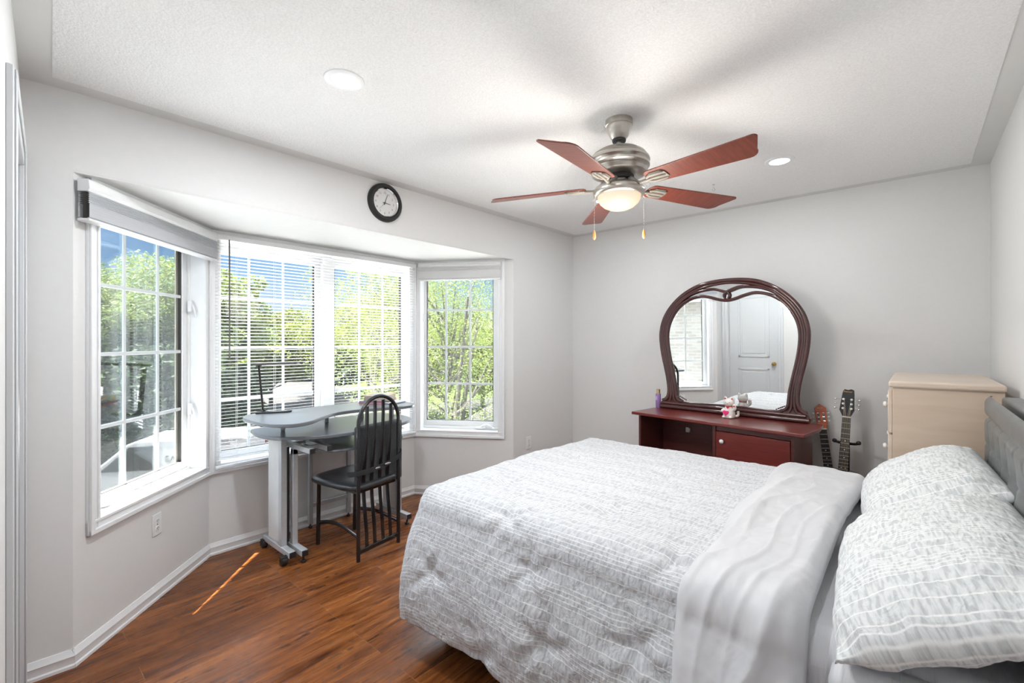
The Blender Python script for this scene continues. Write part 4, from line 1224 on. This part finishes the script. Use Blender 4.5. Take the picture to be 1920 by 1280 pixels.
# books and tablet at the right end of the desk
def book(name, label, loc, rz, w, d, h, cover, pages=None, cat='book'):
    R = thing(name, label, cat, loc, rz)
    mc = cover
    c = MB(); c.bb(-w / 2, w / 2, -d / 2, d / 2, 0, .0025); c.bb(-w / 2, w / 2, -d / 2, d / 2, h - .0025, h); c.bb(-w / 2, -w / 2 + .003, -d / 2, d / 2, 0, h)
    c.done('cover', mc, R, bevel=.0008)
    MB().bb(-w / 2 + .004, w / 2 - .004, -d / 2 + .004, d / 2 - .004, .0025, h - .0025).done('pages', pages or M_page, R)
    return R
M_page = mat('book_pages', srgb(232, 226, 214), .8, nscale=300, namt=.08)
bk = (-3.215, 2.06)
book('magazine', 'red magazine, lowest of the pile on the desk', (bk[0], bk[1], .90), .55, .20, .27, .010, mat('red_cover', srgb(196, 48, 66), .4), cat='magazine')
book('notebook', 'purple notebook under the thick book on the desk', (bk[0], bk[1] - .004, .910), .62, .20, .26, .009, mat('purple_cover', srgb(78, 52, 120), .4), cat='notebook')
k = NT('colourful_cover'); v = k.coord('Object', (6, 9, 20)); n = k.noise(v, 1.6, 3, .6)
k.base(k.ramp(n, ((.3, srgb(96, 150, 176)), (.45, srgb(170, 168, 160)), (.56, srgb(214, 160, 80)), (.68, srgb(190, 90, 70))))); k.b.inputs['Roughness'].default_value = .4
book('textbook', 'thick grey textbook on top of the pile on the desk', (bk[0] + .004, bk[1] + .012, .919), .70, .185, .235, .040, k.m, mat('grey_pages', srgb(176, 166, 154), .8))
o = MB().bb(-.05, .05, -.085, .085, 0, .014).done('small_tablet', M_silver, loc=(-3.06, 2.10, .90), rotz=.35, bevel=.004); tag(o, 'silver tablet lying beside the pile of books on the desk', 'tablet')

# ------------------------------------------------------------------ chair
CR = thing('dining_chair', 'black arched high back chair with strapped cushion at the desk', 'chair', (-2.647, 1.699, 0), math.radians(98.7))
hw = .168; TB = .0125; AZ = .850
mb = MB()
arch = [(-hw, 0, 0)] + [(-hw, 0, z) for z in (.2, .4, .6, .8)] + [(-hw * math.cos(t * PI / 16), 0, AZ + .172 * math.sin(t * PI / 16)) for t in range(17)] + [(hw, 0, z) for z in (.8, .6, .4, .2)] + [(hw, 0, 0)]
mb.tube(arch, TB, 14, up=(0, 1, 0))
mb.done('back_frame', M_black, CR)
MB().bb(-hw, hw, -.010, .010, .045, .072).done('bottom_bar', M_black, CR, bevel=.003)
inner = [(-(hw - .025) * math.cos(t * PI / 16), .004, AZ + .150 * math.sin(t * PI / 16)) for t in range(17)]
inner = [(-(hw - .025), .006, .50)] + [(-(hw - .025), .006, z) for z in (.6, .7, .8)] + inner + [((hw - .025), .006, z) for z in (.8, .7, .6)] + [((hw - .025), .006, .50)]
for x in (-.099, -.034, .034, .099):
    ztop = AZ + .150 * math.sqrt(max(0, 1 - (x / .155) ** 2))
    pts = catmull([(x, 0, .06), (x, .010, .20), (x, .030, .36), (x, .034, .48), (x, .018, .66), (x, .003, .82), (x, 0, ztop)], 6)
    mb = MB(); mb.tube(pts, .0125, 4, flat=(.32, 1.25), up=(0, 1, 0)); mb.done('back_slat', M_black, CR, bevel=.0015)
for s in (-1, 1):
    MB().tube([(s * .150, .435, 0), (s * .150, .425, .44)], .0135, 12).done('leg', M_black, CR)
    MB().tube(catmull([(s * .150, .43, .150), (s * .146, .32, .175), (s * .152, .18, .180), (s * .165, .01, .150)], 6), .011, 8, flat=(1.2, .6), up=(0, 0, 1)).done('stretcher', M_black, CR)
# seat: rounded pad
sp = catmull([(-.16, .015, 0), (-.195, .10, 0), (-.212, .26, 0), (-.205, .40, 0), (-.165, .475, 0), (0, .495, 0), (.165, .475, 0), (.205, .40, 0), (.212, .26, 0), (.195, .10, 0), (.16, .015, 0), (0, 0.0, 0)], 6, True)
mb = MB(); c0 = Vector((0, .25, 0)); rings = []
for f, z in ((.90, .432), (.985, .438), (1.0, .450), (.985, .462), (.94, .470), (.80, .475), (.55, .474), (.25, .472)):
    rings.append([mb.b.verts.new((c0.x + (p.x - c0.x) * f, c0.y + (p.y - c0.y) * f, z - .010 * (1 - f) * 1.2)) for p in sp])
for A, B in zip(rings, rings[1:]):
    for i in range(len(A)): mb.b.faces.new((A[i], A[(i + 1) % len(A)], B[(i + 1) % len(A)], B[i]))
mb.b.faces.new(rings[0]); mb.b.faces.new(rings[-1])
mb.done('seat', M_leather, CR, ang=60)
MB().bb(-.165, .165, .02, .44, .415, .436).done('seat_frame', M_black, CR, bevel=.004)
CU = MB().bb(-.140, .250, .040, .088, .415, .835).done('back_cushion', M_chfab, CR, bevel=.022, seg=4)
mb = MB()
for q in (-1, 1): mb.tube(catmull([(-.205, .05, .545), (-.188, -.010, .556), (-.10, -.018, .556), (.0, -.016, .562), (.10, -.018, .578), (.188, -.010, .612), (.208, .05, .632)], 5), .011, 4, flat=(1.5, .12), up=(0, 0, 1))
mb.done('strap', mat('strap_grey', srgb(70, 74, 76), .6), CR)
mb = MB(); mb.ell((-.03, -.022, .560), (.020, .004, .007), 12); mb.ell((.055, -.022, .570), (.026, .004, .008), 12); mb.done('buckle', M_silver, CR)

# thin cable on the floor
mb = MB(); mb.tube(catmull([(-2.62, 1.93, .003), (-2.50, 1.915, .003), (-2.36, 1.90, .003), (-2.22, 1.93, .003), (-2.05, 1.86, .003)], 6), .0022, 6)
tag(mb.done('cable', M_vinyl), 'thin white cable on the floor between the chair and the bed', 'cable')
# ------------------------------------------------------------------ outside
GZ = -3.3
def wp(u, dp, z=None, v=None):
    """point in the street at a bearing u (pixels of the 1920 frame), distance dp"""
    a = (u - 960) / 862.0
    fx, fy = -math.sin(YAW), math.cos(YAW); rx, ry = math.cos(YAW), math.sin(YAW)
    return Vector((dp * (fx + rx * a), dp * (fy + ry * a), z if z is not None else GZ))
k = NT('lawn'); v = k.coord(); n = k.noise(v, 1.5, 5, .6); n2 = k.noise(v, 40, 3)
k.base(k.mix(k.math('MULTIPLY', n2, .5), k.ramp(n, ((.3, (.011, .020, .004)), (.7, (.021, .032, .007)))), (.027, .036, .009)))
k.b.inputs['Roughness'].default_value = .9; k.b.inputs['Specular IOR Level'].default_value = .1; M_lawn = k.m
M_road = mat('grey_asphalt', (.0185, .018, .0176), .9, nscale=2, namt=.06, spec=.1)
M_bounce = mat('pale_bounce_concrete', (.80, .79, .77), .9, nscale=2, namt=.05, spec=.1)
MB().bb(-130, -3.9, -90, 130, GZ - .3, GZ).done('lawn', M_lawn, smooth=False)
struct(bpy.data.objects['lawn'])
# street parallel to the house front, far driveway
struct(MB().bb(-15.6, -3.9, -40, 60, GZ, GZ + .03).done('bounce_ground', M_bounce, smooth=False))  # unseen pale ground added to bounce sun up to the ceiling
struct(MB().bb(-27.0, -17.6, -90, 130, GZ, GZ + .02).done('street', M_road, smooth=False))
struct(MB().prism([tuple(wp(425, 31).xy), tuple(wp(700, 27).xy), tuple(wp(640, 75).xy), tuple(wp(500, 75).xy)], GZ, GZ + .045).done('far_driveway', M_road, smooth=False))

# foliage
def leaf_mat(name, c0, c1, tl):
    k = NT(name); v = k.coord(); n = k.noise(v, .9, 4, .65)
    colr = k.ramp(n, ((.32, c0), (.68, c1)))
    k.base(colr); k.b.inputs['Roughness'].default_value = .6; k.b.inputs['Specular IOR Level'].default_value = .2
    tr = k.n('ShaderNodeBsdfTranslucent'); k.l(k.mix(1, colr, (1.25, 1.15, .7), 'MULTIPLY'), tr.inputs[0])
    mx = k.n('ShaderNodeMixShader'); mx.inputs[0].default_value = tl
    k.l(k.b.outputs[0], mx.inputs[1]); k.l(tr.outputs[0], mx.inputs[2]); k.l(mx.outputs[0], k.out.inputs[0]); return k.m
M_leafy = leaf_mat('bright_locust_leaves', (.036, .052, .006), (.064, .076, .013), .5)
M_leafg = leaf_mat('green_leaves', (.042, .066, .018), (.086, .112, .032), .42)
M_leafd = leaf_mat('deep_green_leaves', (.010, .020, .009), (.026, .043, .016), .35)
M_bark = mat('tree_bark', (.026, .022, .019), .9, nscale=12, namt=.25, bump=.4)
rng = np.random.default_rng(11)
def leaves_mesh(centers, radii, count, size, aspect=1.0):
    """small leaf blades scattered through a set of ellipsoid clumps"""
    C = np.array(centers, float); Rr = np.array(radii, float)
    w = (Rr[:, 0] * Rr[:, 1] * Rr[:, 2]) ** (2 / 3.); w /= w.sum()
    idx = rng.choice(len(C), size=count, p=w)
    d = rng.normal(size=(count, 3)); d /= np.linalg.norm(d, axis=1)[:, None]
    r = rng.uniform(.35, 1, count) ** .5
    P = C[idx] + d * Rr[idx] * r[:, None]
    a = rng.normal(size=(count, 3)); a[:, 2] *= .5; a /= np.linalg.norm(a, axis=1)[:, None]
    b = np.cross(a, rng.normal(size=(count, 3))); b /= np.linalg.norm(b, axis=1)[:, None]
    n_ = np.cross(a, b)
    s = size * rng.uniform(.6, 1.3, count)[:, None]
    L = a * s; Wd = b * s * .45 * aspect
    V = np.stack([P - L, P + Wd + n_ * s * .12, P + L, P - Wd + n_ * s * .12], 1).reshape(-1, 3)
    F = np.arange(count * 4).reshape(-1, 4)
    me = bpy.data.meshes.new('foliage'); me.from_pydata(V.tolist(), [], F.tolist()); me.update(); return me
def tree(name, label, base, h, crown_r, m, nclump, count, size, trunk_r=.16, crown_lo=.35, squash=.8, stems=1, seed=0, branch=True, group=None, cat='tree', lean=(0, 0)):
    R = thing(name, label, cat, base, 0, 'trees outside the windows')
    rs = np.random.default_rng(seed + 100)
    cz = h * (1 + crown_lo) / 2; rz = h * (1 - crown_lo) / 2
    cs, rr = [], []
    for q in range(nclump):
        d = rs.normal(size=3); d /= np.linalg.norm(d); r = rs.uniform(.2, .92)
        c = np.array([d[0] * crown_r * r + lean[0], d[1] * crown_r * r + lean[1], cz + d[2] * rz * r])
        cs.append(c); e = rs.uniform(.16, .34) * crown_r; rr.append([e * 1.25, e * 1.25, e * squash])
    o = link('foliage', leaves_mesh(cs, rr, count, size), m, R, smooth=False)
    mb = MB()
    for s in range(stems):
        a = 2 * PI * s / max(1, stems) + seed; sp = .0 if stems == 1 else .35
        top = Vector((math.cos(a) * sp * 3 + lean[0] * .8, math.sin(a) * sp * 3 + lean[1] * .8, h * .72))
        mid_ = Vector((math.cos(a) * sp, math.sin(a) * sp, h * .36))
        mb.tube(catmull([(math.cos(a) * sp * .25, math.sin(a) * sp * .25, 0), mid_, top], 6), [trunk_r * (1 - .75 * q / 12) for q in range(13)], 8)
    tr = mb.done('trunk', M_bark, R)
    if branch:
        mb = MB()
        for q, c in enumerate(cs):
            if q % 2: continue
            z0 = min(h * .66, max(h * crown_lo * .8, c[2] - crown_r * .55)); f = z0 / (h * .72)
            s0 = Vector((lean[0] * f * .8, lean[1] * f * .8, z0)); e0 = Vector(c.tolist())
            m0 = s0.lerp(e0, .5) + Vector((0, 0, -.10 * (e0 - s0).length))
            mb.tube(catmull([s0, m0, e0], 5), [trunk_r * .34 * (1 - .08 * i) for i in range(11)], 6)
        mb.done('branches', M_bark, R)
    return R
G_ = 'street trees'
tree('shade_tree', 'tall pale green tree outside the left bay window', wp(215, 19.5), 8.3, 3.2, M_leafg, 60, 40000, .07, seed=1)
tree('shade_tree', 'dense tree beyond the van, at the right of the left bay window', wp(335, 22), 8.8, 3.3, M_leafg, 60, 36000, .075, seed=2)
tree('shade_tree', 'broad tree at the left edge of the blind window', wp(425, 25), 9.2, 2.6, M_leafg, 55, 20000, .12, seed=3)
tree('shade_tree', 'bright yellow green tree in the middle of the left blind pane', wp(508, 33), 7.2, 3.4, M_leafy, 55, 18000, .14, seed=4, crown_lo=.22)
tree('shade_tree', 'round yellow green tree beyond the driveway, behind the window post', wp(600, 38), 6.6, 3.2, M_leafy, 50, 14000, .16, seed=5, crown_lo=.22)
tree('shade_tree', 'bushy tree seen through the right blind pane, beyond the parked cars', wp(690, 44), 8.0, 4.2, M_leafg, 50, 14000, .18, seed=6, crown_lo=.2)
tree('locust_tree', 'feathery locust tree with bare branches close to the middle window', wp(700, 11.5), 8.0, 2.3, M_leafy, 60, 22000, .028, .08, seed=7, crown_lo=.42, lean=(0, .3))
tree('locust_tree', 'feathery locust tree with several stems outside the right bay window', wp(840, 9.0), 7.6, 2.3, M_leafg, 80, 38000, .020, .09, seed=8, crown_lo=.25, stems=3)
tree('shade_tree', 'leafy tree far behind the locust tree in the right bay window', wp(905, 30), 7.0, 4.2, M_leafy, 55, 18000, .13, seed=9, crown_lo=.2)
tree('shade_tree', 'distant bright tree between the middle and right bay windows', wp(785, 27), 7.2, 3.6, M_leafy, 55, 18000, .13, seed=10, crown_lo=.2)
# clipped hedge rows at ground level
def hedge(label, u0, u1, dp0, dp1, h, depth, m, n=14, count=12000, size=.12, seed=0):
    a, b = wp(u0, dp0), wp(u1, dp1); c = (a + b) / 2
    R = thing('hedge', label, 'hedge', c, 0, 'hedges outside the windows'); rs = np.random.default_rng(seed)
    cs, rr = [], []
    for q in range(n):
        for lv in range(2):
            p = a.lerp(b, q / (n - 1)) - c
            cs.append([p.x + rs.normal() * .2, p.y + rs.normal() * .2, h * (.28 + .42 * lv) + rs.normal() * .12]); rr.append([depth, depth, h * .34])
    link('foliage', leaves_mesh(cs, rr, count, size), m, R, smooth=False)
    mb = MB()
    for q in range(n):
        p = a.lerp(b, q / (n - 1)) - c
        mb.tube([(p.x, p.y, 0), (p.x + .1, p.y, h * .6)], [.06, .03], 6)
    mb.done('stems', M_bark, R); return R
hedge('deep green hedge behind the van', 60, 360, 17.5, 19, 4.6, 1.1, M_leafd, 14, 15000, .15, 3)
hedge('dark green shrubs behind the tail of the van', 385, 475, 21, 24, 3.4, .9, M_leafd, 8, 8000, .15, 4)
hedge('long green treeline at the end of the street', 300, 1010, 52, 60, 5.0, 2.4, M_leafg, 24, 12000, .40, 5)

# cars
M_cwin = mat('car_glass', (.0012, .0015, .0016), .7, spec=.015)
M_tyre = mat('tyre', (.001, .001, .001), .8, spec=.03)
M_tail = mat('red_tail_lamp', (.020, .001, .0012), .5, spec=.05)
def vehicle(name, label, cat, centre, ang, prof, W, win_polys, paint, wheels, wr, tail, extra=None):
    """side profile in (x along, z up), W wide; x runs nose to tail"""
    R = thing(name, label, cat, centre, ang)
    n = len(prof)
    mb = MB(); rows = []
    for y, s in ((-W / 2, .0), (-W / 2 + .10, .06), (W / 2 - .10, .06), (W / 2, .0)): pass
    def ring(y, ins):
        zc = .8
        return [mb.b.verts.new((x, y, z)) for x, z in prof]
    secs = []
    for y in (-W / 2, W / 2):
        secs.append([mb.b.verts.new((x, y * (1 - .16 * max(0, (z - 1.0)) / 1.1), z)) for x, z in prof])
    for i in range(n): mb.b.faces.new((secs[0][i], secs[0][(i + 1) % n], secs[1][(i + 1) % n], secs[1][i]))
    mb.b.faces.new(secs[0]); mb.b.faces.new(list(reversed(secs[1])))
    mb.done('body', paint, R, bevel=.06, seg=3)
    for poly in win_polys:
        mb = MB()
        for sg in (-1, 1):
            vs = [mb.b.verts.new((x, sg * (W / 2 * (1 - .16 * max(0, z - 1.0) / 1.1) + .012), z)) for x, z in poly]
            v2 = [mb.b.verts.new((x, sg * (W / 2 * (1 - .16 * max(0, z - 1.0) / 1.1) - .03), z)) for x, z in poly]
            mb.b.faces.new(vs); mb.b.faces.new(list(reversed(v2)))
            for i in range(len(vs)): mb.b.faces.new((vs[i], vs[(i + 1) % len(vs)], v2[(i + 1) % len(vs)], v2[i]))
        mb.done('window', M_cwin, R)
    for x in wheels:
        for sg in (-1, 1):
            mb = MB(); mb.lathe([(0, -.1), (wr * .62, -.1), (wr * .9, -.11), (wr, -.07), (wr, .07), (wr * .9, .11), (wr * .62, .1), (0, .08)], 24, M=Matrix.Translation((x, sg * (W / 2 - .09), wr)) @ Matrix.Rotation(PI / 2, 4, 'X'))
            wo = mb.done('wheel', M_tyre, R)
            MB().lathe([(0, .112), (wr * .5, .112), (wr * .6, .10), (0, .10)], 20, M=Matrix.Translation((x, sg * (W / 2 - .09), wr)) @ Matrix.Rotation(-sg * PI / 2, 4, 'X')).done('hub_cap', M_silverp, wo)
    for sg in (-1, 1):
        x, z0, z1 = tail
        MB().bb(x - .10, x + .03, sg * (W / 2 - .03) - .06, sg * (W / 2 - .03) + .06, z0, z1).done('tail_lamp', M_tail, R, bevel=.02)
    return R
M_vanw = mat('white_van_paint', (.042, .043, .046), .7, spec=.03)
A = wp(150, 13.0); Bv = wp(482, 14.0); vd = (Bv - A); va_ = math.atan2(vd.y, vd.x); VL = vd.length
VANP = (A + Bv) / 2
h2 = VL / 2
vprof = [(-h2, .45), (-h2, .80), (-h2 + .10, 1.0), (-h2 + .75, 1.14), (-h2 + 1.55, 1.86), (-h2 + 1.8, 1.95), (h2 - .15, 1.98), (h2, 1.86), (h2 + .02, .42), (h2 - .1, .32), (-h2 + .12, .30)]
VAN = vehicle('van', 'white cargo van with dark lettering parked outside the left bay window', 'van', VANP, va_, vprof, 1.85,
    [[(-h2 + .98, 1.16), (-h2 + 1.62, 1.78), (-h2 + 2.22, 1.80), (-h2 + 2.26, 1.16)]], M_vanw, (-h2 + .85, h2 - .95), .34, (h2 - .02, .95, 1.55))
# windscreen, following the slope between bonnet and roof
mb = MB()
sl = Vector((.80, 0, .72)).normalized(); nn = Vector((-.72, 0, .80)).normalized()
p0 = Vector((-h2 + .80, 0, 1.185)); p1 = Vector((-h2 + 1.52, 0, 1.835))
for y in (1,): 
    q = [p0 + nn * .012 + Vector((0, -.80, 0)), p0 + nn * .012 + Vector((0, .80, 0)), p1 + nn * .012 + Vector((0, .72, 0)), p1 + nn * .012 + Vector((0, -.72, 0))]
    va4 = [mb.b.verts.new(x) for x in q]; vb4 = [mb.b.verts.new(x - nn * .03) for x in q]
    mb.b.faces.new(va4); mb.b.faces.new(list(reversed(vb4)))
    for i in range(4): mb.b.faces.new((va4[i], va4[(i + 1) % 4], vb4[(i + 1) % 4], vb4[i]))
mb.done('windscreen', M_cwin, VAN)
mb = MB(); sdy = -1
for (s, x, z, sz) in (('EAG', -h2 + 2.42, 1.42, .24),):
    add_text(mb.b, s[:4] if False else s, sz, Matrix.Translation((x + .30, -.925 * (1 - .16 * max(0, z - 1) / 1.1) - .008, z)) @ RX, .003)
mb.done('side_lettering', mat('brown_lettering', (.004, .0033, .0022), .9, spec=.01), VAN, smooth=False, recalc=False)
mb = MB()
for (s, z) in (('OF ENTRANCES + WINDOWS', 1.86), ('LES & FLOORING', 1.76), ('INISHING', 1.66)):
    add_text(mb.b, s, .070, Matrix.Translation((h2 - .99, -.925 * (1 - .16 * max(0, z - 1) / 1.1) - .008, z)) @ RX, .003, 'LEFT')
mb.done('side_lettering', mat('dark_lettering', (.0008, .0008, .0014), .9, spec=.01), VAN, smooth=False, recalc=False)
cprof = [(-2.2, .35), (-2.2, .72), (-2.0, .88), (-1.2, 1.0), (-.55, 1.52), (-.2, 1.62), (1.5, 1.62), (1.95, 1.5), (2.2, 1.0), (2.2, .4), (2.0, .28), (-2.0, .26)]
cw = [[(-1.0, 1.02), (-.5, 1.48), (.30, 1.53), (.30, 1.02)], [(.38, 1.02), (.38, 1.53), (1.45, 1.53), (1.95, 1.05)]]
def car(label, u, dp, ang, paint):
    return vehicle('car', label, 'car', wp(u, dp), ang, cprof, 1.8, cw, paint, (-1.4, 1.4), .34, (2.2, .85, 1.1))
car('grey car with red tail lamps parked across the street, left of the window post', 640, 50, 2.2, mat('grey_car', (.008, .009, .0095), .6, spec=.06))
car('pale blue car parked across the street by the right edge of the blind', 738, 50, 2.3, mat('blue_car', (.010, .014, .018), .6, spec=.06))

# house roofs
M_shing = None
k = NT('roof_shingles'); v = k.coord('Object', (3, 7, 7)); n = k.noise(v, 4, 4, .6)
k.base(k.ramp(n, ((.3, (.018, .015, .0135)), (.7, (.033, .029, .026))))); k.b.inputs['Roughness'].default_value = .9; k.normal(k.bump(n, .5, .02)); M_shing = k.m
M_brick = None
k = NT('cream_brick'); br2 = k.n('ShaderNodeTexBrick'); k.l(k.coord('Object', (1, 1, 1), (PI / 2, 0, 0)), br2.inputs['Vector'])
br2.inputs['Color1'].default_value = (.13, .12, .108, 1); br2.inputs['Color2'].default_value = (.085, .072, .06, 1); br2.inputs['Mortar'].default_value = (.15, .146, .14, 1)
br2.inputs['Scale'].default_value = 1; br2.inputs['Brick Width'].default_value = .24; br2.inputs['Row Height'].default_value = .082; br2.inputs['Mortar Size'].default_value = .010
k.base(br2.outputs['Color']); k.b.inputs['Roughness'].default_value = .9; k.normal(k.bump(br2.outputs['Fac'], .5, -.01)); M_brick = k.m
# lower shingled roof of this house, past the right bay window
def at_px(u, v, dp):
    p = wp(u, dp); p.z = CAM_H - (v - 640) / 862.0 * dp; return p
q0, q1, q2, q3 = at_px(852, 797, 9.4), at_px(934, 750, 11.2), at_px(1010, 800, 9.6), at_px(905, 860, 7.9)
pc = (q0 + q1 + q2 + q3) / 4
PR = thing('porch_roof', 'brown shingled lower roof seen at the foot of the right bay window', 'roof', (pc.x, pc.y, GZ))
mb = MB(); off_ = Vector((pc.x, pc.y, GZ))
ta = [mb.b.verts.new(q - off_) for q in (q0, q1, q2, q3)]; tb = [mb.b.verts.new(q - off_ - Vector((0, 0, .16))) for q in (q0, q1, q2, q3)]
mb.b.faces.new(ta); mb.b.faces.new(list(reversed(tb)))
for i in range(4): mb.b.faces.new((ta[i], ta[(i + 1) % 4], tb[(i + 1) % 4], tb[i]))
mb.done('shingle_slope', M_shing, PR, smooth=False)
mb = MB()
lw_ = [pc.lerp(q, .86) for q in (q0, q1, q2, q3)]
va4 = [mb.b.verts.new(Vector((q.x - pc.x, q.y - pc.y, 0))) for q in lw_]; vb4 = [mb.b.verts.new(q - off_ - Vector((0, 0, .10))) for q in lw_]
for i in range(4): mb.b.faces.new((va4[i], va4[(i + 1) % 4], vb4[(i + 1) % 4], vb4[i]))
mb.b.faces.new(vb4); mb.b.faces.new(list(reversed(va4)))
mb.done('porch_wall', M_brick, PR, smooth=False)
# neighbouring house: its brick side wall is what the dresser mirror shows through the left window
NB = thing('neighbour_house', 'cream brick house next door, seen only in the dresser mirror', 'house', (-7.5, -4.2, GZ))
MB().bb(-3.6, 3.6, -3.0, 0, 0, 5.4).done('brick_wall', M_brick, NB, smooth=False)
mb = MB(); mb.prism([(-3.2, 5.4), (.2, 5.4), (-1.5, 6.6)], -3.9, 3.9, Matrix(((0, 0, 1, 0), (1, 0, 0, 0), (0, 1, 0, 0), (0, 0, 0, 1)))); mb.done('roof', M_shing, NB, smooth=False)
def house(label, u, dp, rot, w, d, h, wallm):
    R = thing('house', label, 'house', wp(u, dp), rot, 'houses across the street')
    MB().bb(-w / 2, w / 2, -d / 2, d / 2, 0, h).done('wall', wallm, R, smooth=False)
    MB().prism([(-d / 2 - .4, h), (d / 2 + .4, h), (0, h + d * .34)], -w / 2 - .4, w / 2 + .4, Matrix(((0, 0, 1, 0), (1, 0, 0, 0), (0, 1, 0, 0), (0, 0, 0, 1)))).done('roof', M_shing, R, smooth=False)
    for sx in (-.28, .28):
        for z in (1.6, 4.2):
            f = MB().bb(sx * w - .6, sx * w + .6, -d / 2 - .06, -d / 2 + .05, z - .6, z + .7).done('window', M_white, R)
            MB().bb(sx * w - .52, sx * w + .52, -d / 2 - .075, -d / 2 - .04, z - .52, z + .62).done('pane', M_cwin, f)
    return R
house('pale house far across the street behind the trees, right bay window', 862, 72, YAW, 11, 9, 4.8, mat('pale_siding', (.045, .043, .041), .8))
house('brown brick house far across the street, left part of the blind', 418, 74, YAW - .2, 10, 9, 4.4, mat('brown_brick', (.024, .016, .012), .85))
